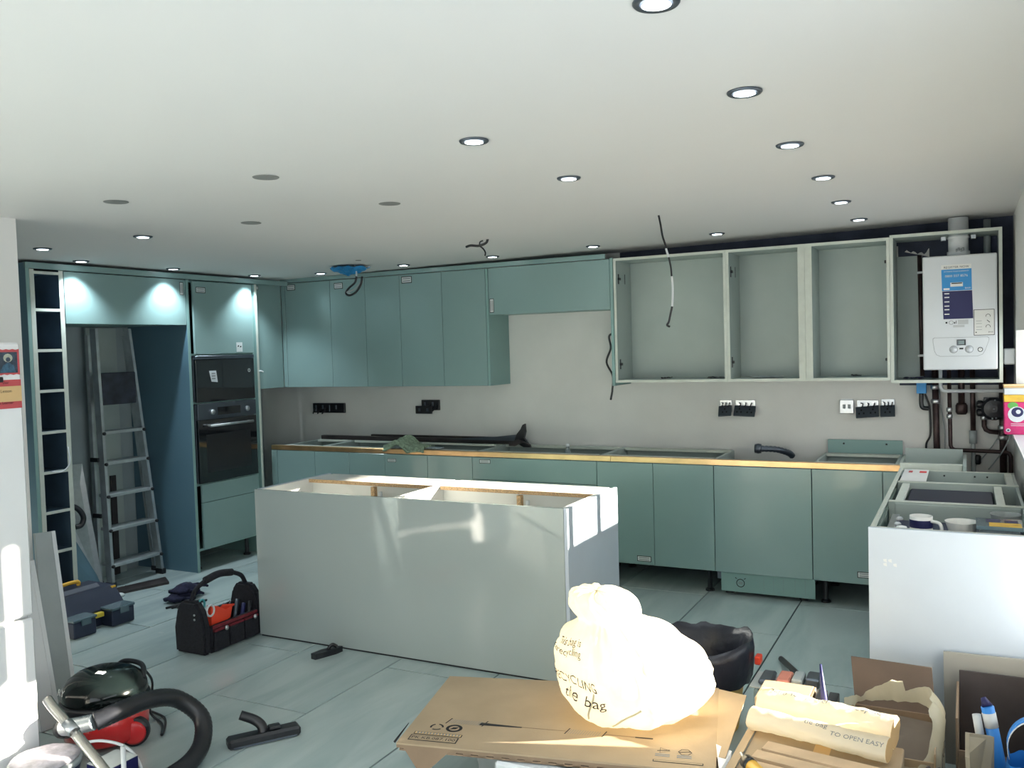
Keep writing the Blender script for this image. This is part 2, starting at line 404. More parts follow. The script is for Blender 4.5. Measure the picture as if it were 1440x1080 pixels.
# integrated dishwasher
t = thing('dishwasher', 'integrated dishwasher behind a wide sage door with grey kick panel', 'dishwasher', (1.1, .3, 0))
box('body', DSTEEL, t, .805, 1.397, .03, .56, .10, .80)
box('door', SAGE, t, .8025, 1.3985, 0, .019, FZ0, FZ1)
k = box('kick_panel', SAGEM, t, .832, 1.41, .021, .028, .027, .149, label='pale grey green kick panel with round mark')
fnk = onY(.955, .085, .021)
ring('round_mark', INK, k, lambda a, b: fnk(a, b, .001), .022, .027, 24)
for s in (-1, 1): poly('arrow_mark', INK, k, [fnk(s*.018, .024, .001), fnk(s*.034, .03, .001), fnk(s*.031, .036, .001)], (0, -.0005, 0))
for q in (-.006, .003): poly('print_line', INKG, k, [fnk(-.015, q, .001), fnk(.015, q, .001), fnk(.015, q+.005, .001), fnk(-.015, q+.005, .001)], (0, -.0005, 0))
for x in (1.1, 1.16, 1.22, 1.29, 1.35): box('seam', INKG, k, x, x+.0012, .0205, .0212, .05, .14, 0)
legs(t, (.87, 1.33), (.1, .5), .1)
# dark hose end lying above the dishwasher
t = thing('waste_hose', 'dark grey hose end poking up behind the dishwasher door', 'hose', (1.15, .35, .8))
tube('hose', DSTEEL, t, [(1.2, .52, .845), (1.185, .47, .87), (1.12, .4, .90), (1.02, .38, .905)], .022, wave=.85)
lathe('end_cap', DSTEEL, t, [(.03, -.02), (.034, 0), (.03, .02)], (1.005, .38, .905), 14, ax='x')
# copper rail
t = thing('copper_rail', 'copper coloured handle rail along the top of the base units', 'rail', (-.5, .02, .838))
for a, b in [(-2.898, -1.4), (-1.398, .1), (.102, 1.9)]:
    box('rail_face', COPPER, t, a, b, .0, .008, .838, .873, .001)
    box('rail_top', COPPER, t, a, b, .008, .046, .868, .873, .001)
t = rebase(box('corner_filler', SAGE, None, -2.898, -2.841, .0, .019, .0, FZ1)); tag(t, 'narrow sage filler strip between oven tower and base units', 'filler strip')

# ------------------------------------------------------------------ wall units
UZ0, UZ1, UY = 1.345, 2.225, .28
def carcass(t, x0, x1, z0, z1, y0=.30, st=.018, back=True, mat=None, edge=None, sl=None, sr=None):
    m = mat or CARC; e = edge or EDGE; sl = sl or st; sr = sr or st
    s1 = box('side_panel', m, t, x0, x0+sl, y0+.002, .604, z0, z1); s2 = box('side_panel', m, t, x1-sr, x1, y0+.002, .604, z0, z1)
    box('edge_strip', e, s1, x0, x0+sl, y0, y0+.002, z0, z1, 0); box('edge_strip', e, s2, x1-sr, x1, y0, y0+.002, z0, z1, 0)
    for nm, a in (('bottom_panel', z0), ('top_panel', z1-st)):
        q = box(nm, m, t, x0+sl, x1-sr, y0+.002, .604, a, a+st); box('edge_strip', e, q, x0+sl, x1-sr, y0, y0+.002, a, a+st, 0)
    if back: box('back_panel', m, t, x0+sl, x1-sr, .585, .597, z0+st, z1-st)
def wall_cab(x0, x1, splits, label, name='wall_cabinet'):
    t = thing(name, label, 'cabinet', ((x0+x1)/2, .45, UZ0))
    carcass(t, x0+.0005, x1-.0005, UZ0, UZ1, mat=SAGEM, edge=SAGEM)
    return t, [box('door', SAGE, t, splits[i]+.0015, splits[i+1]-.0015, UY, .299, UZ0-.004, UZ1) for i in range(len(splits)-1)]
t, p = wall_cab(-2.975, -2.452, [-2.935, -2.452], 'sage corner wall cabinet meeting the oven tower side')
box('corner_post', SAGE, t, -2.978, -2.938, UY, .299, UZ0-.004, UZ1)
sticker(p[0], onY(-2.865, 2.19, UY), .09, .05)
t, p = wall_cab(-2.452, -1.757, [-2.452, -2.096, -1.757], 'sage double door wall cabinet behind the ceiling cable loop')
sticker(p[0], onY(-2.36, 2.175, UY), .09, .05)
t, p = wall_cab(-1.757, -.978, [-1.757, -1.365, -.978], 'sage double door wall cabinet with exposed end beside bare wall')
sticker(p[0], onY(-1.685, 2.184, UY), .098, .054)
box('end_panel', SAGEM, t, -.976, -.956, UY, .606, UZ0-.004, UZ1)
# bridging unit over the hob space
t = thing('bridging_cabinet', 'low sage bridging wall cabinet over the hob space', 'cabinet', (-.46, .45, 1.87))
carcass(t, -.953, .022, 1.878, UZ1, mat=SAGEM, edge=SAGEM)
d = box('flap_door', SAGE, t, -.951, .02, UY, .299, 1.874, UZ1); sticker(d, onY(-.926, 1.944, UY), .036, .105)
tag(rebase(box('filler_strip', SAGE, None, -2.99, -.012, UY, .299, 2.230, 2.264)), 'long sage filler strip above the closed wall cabinets', 'filler strip')
tag(rebase(box('side_panel', SAGEM, None, .024, .045, UY-.006, .606, UZ0-.01, 2.232)), 'narrow sage upright panel between bridging cabinet and open units', 'panel')
def hinge(t, x, z, s=1):
    h = obj('hinge_plate', bmbox(x, x+.004*s, .325, .340, z-.035, z+.035, 0), BLACK, t)
    obj('hinge_arm', bmbox(x, x+.014*s, .318, .352, z-.009, z+.009, .002), BLACK, h)
def open_unit(x0, x1, label, sl=.018, sr=.018, hs=1):
    t = thing('open_wall_unit', label, 'cabinet', ((x0+x1)/2, .45, UZ0))
    carcass(t, x0+.0005, x1-.0005, UZ0+.012, UZ1+.002, y0=.282, sl=sl, sr=sr)
    xx = x0+sl+.0005 if hs == 1 else x1-sr-.0005
    hinge(t, xx, UZ0+.14, hs); hinge(t, xx, UZ1-.14, hs)
    if hs == 1: box('hanger_slot', BLACK, t, xx, xx+.002, .46, .468, UZ1-.17, UZ1-.10, 0)
    return t
open_unit(.047, .836, 'doorless grey green wall unit beside the bridging cabinet')
open_unit(.836, 1.335, 'narrow doorless wall unit with packaging scraps on its floor', sr=.042)
open_unit(1.335, 1.832, 'doorless wall unit next to the boiler housing', sl=.042, hs=-1)
t = thing('boiler_housing', 'open backless wall unit framing the white boiler', 'cabinet', (2.13, .45, UZ0))
carcass(t, 1.833, 2.432, UZ0-.005, UZ1+.014, y0=.28, back=False)
box('back_board', CARC, t, 1.852, 2.0, .590, .604, UZ0+.015, 2.13)
# scraps in the open units
def scrap(nm, label, cat, x, y, z, mat, sx, sy, seed):
    def fn(u, v):
        n = nv((u*3+seed, v*3, seed), 1)
        return (x+(u-.5)*sx, y+(v-.5)*sy, z+.004+.018*abs(n.z)+.006*abs(n.x))
    tag(rebase(grid(nm, mat, None, fn, 10, 8, .0015, smooth=False)), label, cat)
scrap('packing_scrap', 'crumpled clear packaging on the floor of the narrow open unit', 'packaging', 1.06, .42, UZ0+.03, BAGG, .2, .14, 1)
scrap('fixings_bag', 'small dark bag of fixings in the doorless unit beside the bridging cabinet', 'bag', .74, .40, UZ0+.03, BLACK, .13, .07, 2)
scrap('fixings_packet', 'flat dark packet near the middle of the doorless unit floor', 'packet', .38, .40, UZ0+.03, BLACK, .07, .05, 3)
scrap('bracket_packet', 'small dark packet on the floor of the unit next to the boiler housing', 'packet', 1.62, .42, UZ0+.03, BLACK, .06, .05, 4)
scrap('rag_scrap', 'dark crumpled rag on the floor of the boiler housing', 'rag', 1.95, .42, UZ0+.012, NAVYF, .11, .1, 5)

# ------------------------------------------------------------------ tall units on the left wall
XL = -2.90
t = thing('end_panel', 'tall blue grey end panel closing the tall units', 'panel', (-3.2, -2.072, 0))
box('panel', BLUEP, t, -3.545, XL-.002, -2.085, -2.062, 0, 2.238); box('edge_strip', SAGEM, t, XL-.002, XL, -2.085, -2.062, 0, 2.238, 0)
t = thing('open_larder_unit', 'tall narrow open larder unit with pale shelf edges', 'cabinet', (-3.2, -1.95, 0))
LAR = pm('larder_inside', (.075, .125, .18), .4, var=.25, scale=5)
ZS = [.154, .412, .667, .921, 1.174, 1.436, 1.692, 1.947, 2.18]
for a, w in ((-2.060, .03), (-1.862, .03)):
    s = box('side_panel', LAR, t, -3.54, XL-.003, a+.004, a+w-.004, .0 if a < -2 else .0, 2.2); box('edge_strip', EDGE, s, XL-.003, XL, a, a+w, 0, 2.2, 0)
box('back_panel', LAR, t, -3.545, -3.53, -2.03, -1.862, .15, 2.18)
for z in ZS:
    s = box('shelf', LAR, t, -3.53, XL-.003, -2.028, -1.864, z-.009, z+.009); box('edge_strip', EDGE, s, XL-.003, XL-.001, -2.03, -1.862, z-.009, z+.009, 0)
tag(rebase(tube('edging_tape', PWHITE, None, [(-2.893, -1.862, 1.07), (-2.86, -1.88, .97), (-2.86, -1.93, .925), (-2.87, -2.0, .932)], .0045, 6)), 'loose white edging strip curling off a larder shelf', 'tape')
# fridge niche
t = thing('top_box_cabinet', 'wide sage top cabinet above the empty fridge space', 'cabinet', (-3.2, -1.33, 1.865))
box('side_panel', SAGEM, t, -3.54, XL-.02, -1.830, -1.812, 1.868, 2.2); box('side_panel', SAGEM, t, -3.54, XL-.02, -.852, -.834, 1.868, 2.2)
box('bottom_panel', SAGEM, t, -3.54, XL-.02, -1.811, -.853, 1.868, 1.886); box('top_panel', SAGEM, t, -3.54, XL-.02, -1.811, -.853, 2.182, 2.2)
d = box('door', SAGE, t, XL-.019, XL, -1.826, -.836, 1.862, 2.196); sticker(d, onX(-.872, 2.13, XL), .036, .095)
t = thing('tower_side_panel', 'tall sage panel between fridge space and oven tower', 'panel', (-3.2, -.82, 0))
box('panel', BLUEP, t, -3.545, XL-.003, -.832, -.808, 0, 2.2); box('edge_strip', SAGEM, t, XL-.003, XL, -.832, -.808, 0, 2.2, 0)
# oven tower
t = thing('oven_tower', 'tall sage oven housing with upper door and two drawers', 'cabinet', (-3.2, -.46, 0))
for a in (-.806, -.148): box('side_panel', SAGEM, t, -3.54, XL-.02, a, a+.018, .15, 2.2)
box('back_panel', BLACK, t, -3.545, -3.53, -.787, -.149, .15, 2.2)
for z in (.152, .645, 1.268, 1.632, 2.182): box('shelf', SAGEM, t, -3.53, XL-.024, -.787, -.149, z, z+.018)
d = box('door', SAGE, t, XL-.019, XL, -.765, -.158, 1.645, 2.192)
sticker(d, onX(-.69, 2.128, XL), .095, .045)
n = poly('notice_label', PAPER, d, [(XL+.0006, -.345, 1.655), (XL+.0006, -.28, 1.655), (XL+.0006, -.28, 1.73), (XL+.0006, -.345, 1.73)], (.0004, 0, 0))
for a, b in ((-.325, 1.70), (-.30, 1.695)): poly('print_mark', INK, n, [(XL+.0014, a-.008, b-.006), (XL+.0014, a+.008, b-.004), (XL+.0014, a+.006, b+.008), (XL+.0014, a-.006, b+.004)], (.0004, 0, 0))
box('drawer_front', SAGE, t, XL-.019, XL, -.757, -.160, .519, .655); box('drawer_front', SAGE, t, XL-.019, XL, -.757, -.160, .168, .515)
legs(t, (XL-.1, -3.45), (-.74, -.22))
# compact oven above
t = thing('compact_oven', 'black glass compact oven built in above the main oven', 'oven', (-3.1, -.46, 1.287))
box('body', DSTEEL, t, -3.4, XL-.02, -.775, -.16, 1.29, 1.628)
d = box('door', BLACKG, t, XL-.019, XL+.004, -.772, -.162, 1.278, 1.602); box('top_trim', DSTEEL, t, XL-.019, XL+.006, -.772, -.162, 1.604, 1.630)
tg = poly('hang_tag', PWHITE, d, [(XL+.0062, -.625, 1.432), (XL+.0062, -.562, 1.425), (XL+.0062, -.575, 1.515), (XL+.0062, -.645, 1.515)], (.001, 0, 0), label='small white tag hanging on the oven door')
for k in range(3): poly('print_line', INKG, tg, [(XL+.0085, -.622, 1.45+.02*k), (XL+.0085, -.585, 1.45+.02*k), (XL+.0085, -.587, 1.458+.02*k), (XL+.0085, -.624, 1.458+.02*k)], (.0004, 0, 0))
ring('round_badge', PGREY, d, lambda a, b: (XL+.0055, -.222+a, 1.505+b), .006, .016)
t = thing('built_in_oven', 'black built in oven with steel control strip', 'oven', (-3.1, -.46, .665))
box('body', DSTEEL, t, -3.4, XL-.02, -.775, -.16, .667, 1.262)
c_ = box('control_panel', DSTEEL, t, XL-.019, XL+.006, -.772, -.162, 1.148, 1.266)
box('display', BLACKG, c_, XL+.006, XL+.0075, -.575, -.335, 1.172, 1.232, 0)
for y in (-.635, -.268): lathe('knob', STEEL, c_, [(.021, 0), (.021, .014), (.017, .02)], (XL+.0065, y, 1.2), 18, ax='x')
d = box('door', BLACKG, t, XL-.019, XL+.006, -.772, -.162, .664, 1.143)
box('window', BLACK, d, XL+.0061, XL+.0068, -.7, -.235, .74, 1.03, 0)
h = tube('handle', STEEL, d, [(XL+.045, -.69, 1.098), (XL+.045, -.24, 1.098)], .010, 10, False)
for y in (-.67, -.26): box('handle_post', STEEL, h, XL+.006, XL+.04, y-.008, y+.008, 1.09, 1.106)
t = thing('tower_side_panel', 'slim pale upright panel between oven tower and corner wall unit', 'panel', (-3.2, -.115, 0))
box('panel', SAGEM, t, -3.545, XL+.004, -.127, -.104, 0, 2.2); box('edge_strip', EDGE, t, XL+.004, XL+.006, -.127, -.104, 0, 2.2, 0)
tag(rebase(tube('plastic_hook', PWHITE, None, [(XL+.008, -.112, 1.49), (XL+.02, -.105, 1.495), (XL+.035, -.09, 1.485)], .005, 8)), 'small white plastic clip on the slim upright panel', 'clip')
t = thing('corner_blank', 'plain sage corner panel between oven tower and back wall units', 'panel', (-2.99, .1, UZ0))
d = box('panel', SAGE, t, -3.0, -2.981, -.102, .279, UZ0-.004, UZ1); sticker(d, onX(-.04, 2.18, -2.981), .1, .035)
box('rear_board', SAGEM, t, -3.52, -3.002, -.10, .279, UZ0, UZ1)
tag(rebase(box('filler_strip', SAGE, None, XL-.019, XL+.001, -2.085, .278, 2.203, 2.242)), 'long sage filler strip above the tall units', 'filler strip')

# ------------------------------------------------------------------ island
IX0, IX1, IY0, IY1, IZ = -1.41, .556, -1.765, -1.09, .853
t = thing('kitchen_island', 'glossy pale grey island of open topped cabinets without worktop', 'island', (-.43, -1.43, 0))
box('front_panel', ISL, t, IX0, IX1-.02, IY0, IY0+.018, .008, IZ)
box('end_panel', WGLOSS, t, IX1-.019, IX1, IY0, IY1, .004, IZ); box('end_panel', WGLOSS, t, IX0, IX0+.018, IY0+.019, IY1, .004, IZ)
box('base_strip', INK, t, IX0+.01, IX1-.03, IY0+.003, IY0+.016, 0, .0075, 0)
for a, b in ((IX0+.02, -.442), (-.438, IX1-.021)):
    u = box('bottom_panel', WHITE, t, a+.018, b-.018, IY0+.02, -1.12, .15, .168)
    for x in (a, b-.018): box('side_panel', WHITE, t, x, x+.018, IY0+.02, -1.12, .15, IZ-.001)
    box('rear_panel', WHITE, t, a+.018, b-.018, -1.30, -1.288, .17, IZ-.004)
    r = box('top_rail', WHITE, t, a+.02, b-.02, -1.335, -1.10, IZ-.022, IZ-.0015); box('raw_edge', CHIP, r, a+.02, b-.02, -1.3375, -1.335, IZ-.022, IZ-.0015, 0)
    m = (a+b)/2+.06
    q = box('raw_upright', CHIP, t, m-.024, m+.002, -1.37, -1.339, IZ-.22, IZ-.024); 
    lathe('cable_stub', PWHITE, t, [(.012, 0), (.014, .02), (.011, .05)], (m+.035, -1.355, IZ-.10), 10)
for x in (-1.36, -1.24): lathe('screw_hole', BLACK, t, [(.004, 0), (.004, .002)], (IX0+.0185, x-.05, IZ-.03), 8, ax='x')
box('door', SAGE, t, IX0+.02, -.442, -1.118, -1.10, .155, .815); box('door', SAGE, t, -.438, IX1-.021, -1.118, -1.10, .155, .815)
legs(t, (IX0+.1, -.5, -.38, IX1-.1), (-1.62, -1.2))

# ------------------------------------------------------------------ peninsula
PX = 1.90
t = thing('peninsula_end_panel', 'large pale glossy end panel of the peninsula', 'panel', (2.2, -1.83, 0))
pe = box('panel', WGLOSS, t, PX-.006, XW1-.003, -1.842, -1.822, 0, .872)
for k in range(4):
    x, z = PX+.05+.018*(k % 3), .74-.016*(k//2)
    poly('film_scrap', PWHITE, pe, [(x, -1.8425, z), (x+.012, -1.8425, z-.003), (x+.010, -1.8425, z+.011), (x-.002, -1.8425, z+.008)], (0, -.0008, 0))
def pen_unit(y0, y1, label, name, fronts):
    t = thing(name, label, 'cabinet', (2.2, (y0+y1)/2, 0))
    for y in (y0+.0005, y1-.0185):
        s = box('side_panel', CARC, t, PX+.022, 2.47, y, y+.018, .15, .867); box('edge_strip', EDGE, s, PX+.022, 2.47, y, y+.018, .867, .87, 0)
    box('back_panel', CARC, t, 2.455, 2.468, y0+.019, y1-.019, .17, .866); box('bottom_panel', CARC, t, PX+.022, 2.454, y0+.019, y1-.019, .15, .168)
    for i, (za, zb) in enumerate(fronts): box('drawer_front', SAGE, t, PX, PX+.019, y0+.002, y1-.002, za, zb)
    legs(t, (PX+.1, 2.4), (y0+.06, y1-.06)); return t
t = pen_unit(-1.82, -1.182, 'open topped drawer cabinet behind the end panel holding crockery', 'peninsula_drawer_unit', [(.50, FZ1), (FZ0, .496)])
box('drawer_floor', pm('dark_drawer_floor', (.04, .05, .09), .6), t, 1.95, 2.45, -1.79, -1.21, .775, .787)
box('drawer_back', CARC, t, 1.95, 2.45, -1.208, -1.202, .70, .862)
rr = box('runner', STEEL, t, PX+.045, PX+.075, -1.78, -1.3, .80, .83); 
for k in range(3): lathe('runner_clip', PWHITE, rr, [(.012, 0), (.014, .008), (.008, .014)], (PX+.085, -1.70+.12*k, .835), 10)
t = pen_unit(-1.18, -.582, 'open topped cabinet around the sunken black appliance', 'peninsula_middle_unit', [(FZ0, FZ1)])
for x in (1.945, 2.36): box('top_brace', EDGE, t, x, x+.035, -1.16, -.602, .845, .865)
lathe('screw_hole', BLACK, t, [(.005, -.001), (.005, .001)], (2.40, -.602, .83), 8, ax='y')
tag(rebase(box('sunken_appliance', pm('matt_black_top', (.014, .016, .035), .5, var=.1), None, 1.984, 2.356, -1.155, -.606, .17, .838, .006)), 'black appliance top sunk inside the peninsula cabinet', 'appliance')
t = pen_unit(-.58, -.13, 'open topped peninsula cabinet with white card on its corner', 'peninsula_rear_unit', [(FZ0, FZ1)])
for x in (2.13, 2.28, 2.34): lathe('screw_hole', BLACK, t, [(.005, -.001), (.005, .001)], (x, -.149, .845), 8, ax='y')
box('top_brace', EDGE, t, 2.42, 2.454, -.56, -.15, .845, .869)
t = thing('instruction_card', 'white instruction card with red print lying across the peninsula corner', 'card', (1.99, -.36, .871))
box('card', WHITE, t, 1.93, 2.055, -.575, -.14, .8712, .8735, 0)
for a, b, m in ((1.955, 1.975, REDP), (2.01, 2.045, REDL)): box('print_block', m, t, a, b, -.27, -.2, .8736, .874, 0)
t = thing('corner_carcass', 'bare corner carcass with raised rim behind the peninsula', 'cabinet', (2.08, .25, 0))
box('side_panel', CARC, t, 1.882, 1.90, .022, .56, .15, .87); box('back_panel', CARC, t, 1.902, 2.22, .40, .415, .15, .93)
s = box('side_panel', CARC, t, 2.222, 2.24, -.125, .415, .15, .90); box('edge_strip', EDGE, t, 1.902, 2.22, -.10, -.06, .862, .90)
legs(t, (1.96, 2.18), (.0, .35))
t = thing('peninsula_rail', 'pale grey handle rail along the peninsula side', 'rail', (PX, -.9, .838))
for a, b in ((-1.82, -1.15), (-1.148, -.55), (-.548, -.004)):
    box('rail_face', EDGE, t, PX, PX+.008, a, b, .838, .873, .001); box('rail_top', EDGE, t, PX+.008, PX+.02, a, b, .868, .873, .001)
# crockery in the drawer
t = thing('mug', 'white mug with dark blue band in the peninsula drawer', 'mug', (2.075, -1.60, .787))
lathe('body', WHITE, t, [(.038, 0), (.043, .01), (.044, .098), (.040, .098), (.038, .012), (.001, .01)], (2.075, -1.60, .787), 28)
lathe('band', NAVY, t, [(.0447, .052), (.0449, .084)], (2.075, -1.60, .787), 28, close=False)
tube('handle', WHITE, t, [(2.113, -1.62, .868), (2.145, -1.635, .862), (2.15, -1.64, .83), (2.115, -1.62, .805)], .007, 8)
def bowl(cx, cy, r, h, mat, nm, label, cat):
    o = lathe(nm, mat, None, [(r*.5, 0), (r*.55, .004), (r*.9, h*.75), (r, h), (r*1.03, h+.003), (r*.97, h+.001), (r*.86, h*.75), (r*.5, .012), (.001, .01)], (cx, cy, .787), 32)
    tag(rebase(o), label, cat)
bowl(2.225, -1.60, .062, .082, WHITE, 'bowl', 'plain white bowl next to the mug in the drawer', 'bowl')
bowl(2.385, -1.42, .056, .088, PGREY, 'bowl', 'pale grey bowl behind the food tub', 'bowl')
t = thing('food_tub', 'clear plastic food tub with yellow and blue printed lid', 'tub', (2.355, -1.655, .787))
box('tub', GLASSP, t, 2.285, 2.425, -1.73, -1.58, .788, .868, .01); l = box('lid', SMOKE, t, 2.275, 2.435, -1.74, -1.57, .869, .884, .006)
box('print_block', YELP, l, 2.32, 2.43, -1.735, -1.66, .8842, .885, 0); box('print_block', NAVY, l, 2.31, 2.36, -1.65, -1.59, .8842, .885, 0); box('print_block', NAVY, l, 2.375, 2.42, -1.65, -1.60, .8842, .885, 0)
tag(rebase(lathe('egg_cup', PWHITE, None, [(.02, 0), (.024, .05), (.02, .08), (.001, .085)], (2.01, -1.76, .787), 16)), 'small white plastic cap beside the mug', 'cap')

# ------------------------------------------------------------------ boiler
t = thing('boiler', 'white wall hung gas boiler with blue sticker', 'boiler', (2.21, .42, 1.418))
by = .262
case = box('casing', PWHITE, t, 2.014, 2.405, by, .56, 1.418, 2.092, .006)
lab = poly('register_sticker', CYAN, case, [(2.118, by-.0004, 1.885), (2.275, by-.0004, 1.885), (2.273, by-.0004, 2.035), (2.114, by-.0004, 2.035)], (0, -.0006, 0), label='blue registration sticker')
def bt(nm, s, m, x, z, sz, al='CENTER', par=None): return text(nm, s, m, par or lab, lambda a, b: (x+a, by-.0020, z+b), sz, al)
poly('white_header', WHITE, lab, [(2.114, by-.0014, 2.010), (2.273, by-.0014, 2.010), (2.273, by-.0014, 2.037), (2.114, by-.0014, 2.037)], (0, -.0003, 0))
bt('header_text', 'REGISTER NOW', INK, 2.194, 2.016, .0185); bt('small_text', 'ACTIVATE YOUR WARRANTY', WHITE, 2.194, 1.994, .0098)
bt('phone_text', '0800 557 8576', WHITE, 2.194, 1.964, .020)
poly('white_box', WHITE, lab, [(2.162, by-.0014, 1.908), (2.228, by-.0014, 1.908), (2.228, by-.0014, 1.932), (2.162, by-.0014, 1.932)], (0, -.0003, 0))
poly('box_bar', INK, lab, [(2.168, by-.0019, 1.924), (2.224, by-.0019, 1.924), (2.224, by-.0019, 1.930), (2.168, by-.0019, 1.930)], (0, -.0003, 0))
poly('white_box', WHITE, lab, [(2.126, by-.0014, 1.890), (2.158, by-.0014, 1.890), (2.158, by-.0014, 1.900), (2.126, by-.0014, 1.900)], (0, -.0003, 0)); bt('corner_text', 'BAXI', WHITE, 2.254, 1.892, .014)
nav = poly('service_sticker', NAVY, case, [(2.124, by-.0004, 1.718), (2.281, by-.0004, 1.718), (2.276, by-.0004, 1.882), (2.119, by-.0004, 1.882)], (0, -.0006, 0), label='navy service sticker with short white lines')
for k, z in enumerate((1.868, 1.846, 1.820, 1.795, 1.774, 1.747)):
    poly('print_line', WHITE, nav, [(2.13, by-.0014, z-.003), (2.156, by-.0014, z-.003), (2.156, by-.0014, z+.003), (2.13, by-.0014, z+.003)], (0, -.0003, 0))
for a, b, c, d in ((2.135, 2.145, 1.692, 1.702), (2.19, 2.193, 1.69, 1.708), (2.18, 2.186, 1.69, 1.7)): box('print_mark', INK, case, a, b, by-.0008, by-.0002, c, d, 0)
ring('print_ring', INKG, case, lambda a, b: (2.165+a, by-.0006, 1.697+b), .010, .0125)
box('grey_print', pm('pale_grey_print', (.5, .52, .53), .6), case, 2.20, 2.255, by-.0008, by-.0002, 1.685, 1.712, 0); box('grey_print', MATS['pale_grey_print'], case, 2.175, 2.235, by-.0008, by-.0002, 1.668, 1.682, 0)
g = poly('guide_sticker', INK, case, [(2.283, by-.0004, 1.617), (2.390, by-.0004, 1.617), (2.390, by-.0004, 1.768), (2.283, by-.0004, 1.768)], (0, -.0006, 0), label='white guide sticker with thin dark border')
poly('sticker_paper', pm('sticker_cream', (.70, .70, .67), .6), g, [(2.286, by-.0012, 1.620), (2.387, by-.0012, 1.620), (2.387, by-.0012, 1.765), (2.286, by-.0012, 1.765)], (0, -.0003, 0))
for z in (1.728, 1.666): ring('dial_print', INK, g, lambda a, b, z=z: (2.357+a, by-.0018, z+b), .010, .0125, 16, a0=-20, a1=200)
poly('pointer_print', INK, g, [(2.350, by-.0018, 1.704), (2.365, by-.0018, 1.690), (2.367, by-.0018, 1.693), (2.352, by-.0018, 1.707)], (0, -.0003, 0))
for z in (1.70, 1.685, 1.665, 1.65): poly('print_line', INKG, g, [(2.295, by-.0018, z), (2.325, by-.0018, z), (2.325, by-.0018, z+.002), (2.295, by-.0018, z+.002)], (0, -.0003, 0))
poly('corner_dot', INK, g, [(2.292, by-.0018, 1.632), (2.298, by-.0018, 1.632), (2.298, by-.0018, 1.638), (2.292, by-.0018, 1.638)], (0, -.0003, 0)); bt('corner_text', 'BAXI', INK, 2.37, 1.632, .011, par=g)
# control fascia: rounded outline, slightly proud
ol = [(2.066, 1.604), (2.066, 1.585), (2.074, 1.53), (2.084, 1.508), (2.105, 1.498), (2.30, 1.496), (2.328, 1.506), (2.342, 1.53), (2.362, 1.59), (2.362, 1.602), (2.354, 1.608), (2.074, 1.61)]
o1 = poly('control_fascia', INKG, case, [(x, by-.0002, z) for x, z in ol], (0, -.002, 0))
cx, cz = 2.214, 1.555
poly('fascia_face', PWHITE, o1, [(cx+(x-cx)*.988, by-.0024, cz+(z-cz)*.97) for x, z in ol], (0, -.0015, 0))
box('display', BLACKG, o1, 2.193, 2.241, by-.006, by-.0038, 1.562, 1.596, .001); box('display_glow', pm('lcd_grey', (.2, .26, .26), .3), o1, 2.202, 2.233, by-.0066, by-.0061, 1.568, 1.590, 0)
for x in (2.176, 2.258): lathe('dial', PWHITE, o1, [(.020, 0), (.019, -.010), (.012, -.012)], (x, by-.004, 1.538), 22, ax='y'); ring('dial_ring', INKG, o1, lambda a, b, x=x: (x+a, by-.0043, 1.538+b), .0205, .0225)
lathe('gauge', BLACK, o1, [(.014, 0), (.014, -.004)], (2.316, by-.004, 1.535), 20, ax='y'); ring('gauge_face', WHITE, o1, lambda a, b: (2.316+a, by-.0094, 1.535+b), 0.0005, .010); poly('gauge_needle', INK, o1, [(2.308, by-.0098, 1.534), (2.32, by-.0098, 1.538), (2.319, by-.0098, 1.541)], (0, -.0003, 0))
box('brand_mark', INK, o1, 2.207, 2.228, by-.0048, by-.004, 1.538, 1.547, 0)
fl_ = lathe('flue', PWHITE, t, [(.062, 0), (.062, .035), (.055, .037), (.055, .11), (.060, .112), (.060, .125), (.055, .127), (.055, .235)], (2.205, .40, 2.088), 24, label='white flue pipe rising to the ceiling')
for x in (2.125, 2.285): box('bracket', STEEL, fl_, x-.014, x+.014, .36, .385, 2.19, 2.215, .002)
for k in range(4): lathe('clamp_screw', STEEL, fl_, [(.005, 0), (.005, .016)], (2.195+.012*k, .335, 2.118+.006*(k % 2)), 8)
# pipes
def pipe(label, pts, r=.014, mat=COPPIPE, nm='copper_pipe', joints=()):
    t = thing(nm, label, 'pipe', pts[-1])
    P = [Vector(p) for p in pts]; Q = [P[0]]
    for i in range(1, len(P)-1):
        a = (P[i-1]-P[i]).normalized(); b = (P[i+1]-P[i]).normalized(); k = r*2.2
        Q += [P[i]+a*k, P[i]+(a+b)*k*.3, P[i]+b*k]
    Q.append(P[-1]); tube('tube', mat, t, Q, r, 12, False)
    for x, y, z in joints: lathe('joint', STEEL, t, [(r*1.25, -.014), (r*1.45, -.008), (r*1.45, .008), (r*1.25, .014)], (x, y, z), 12)
    return t
yp = .565
pipe('thick dark pipe running straight down below the blue box', [(2.066, yp, 1.418), (2.078, yp, .60)], .019, joints=((2.067, yp, 1.30), (2.07, yp, 1.21)))
pipe('dark pipe that turns along the wall to the right corner', [(2.146, .525, 1.418), (2.152, .525, .912), (2.478, .525, .905), (2.478, .525, .60)], .012, joints=((2.147, .525, 1.16), (2.148, .525, 1.12)))
t = pipe('short thick pipe stub with capped end', [(2.214, yp, 1.418), (2.214, yp, 1.19)], .019); lathe('end_cap', COPPIPE, t, [(.026, -.035), (.034, -.02), (.034, .02), (.026, .035)], (2.214, yp, 1.165), 16)
t = pipe('dark pipe ending in a grey plastic waste tube', [(2.275, yp, 1.418), (2.277, yp, 1.02)], .015); tube('waste_tube', PGREY, t, [(2.277, yp, 1.05), (2.279, yp, .62)], .013, 10, False); lathe('joint', PGREY, t, [(.022, -.05), (.022, .03)], (2.277, yp, 1.0), 12)
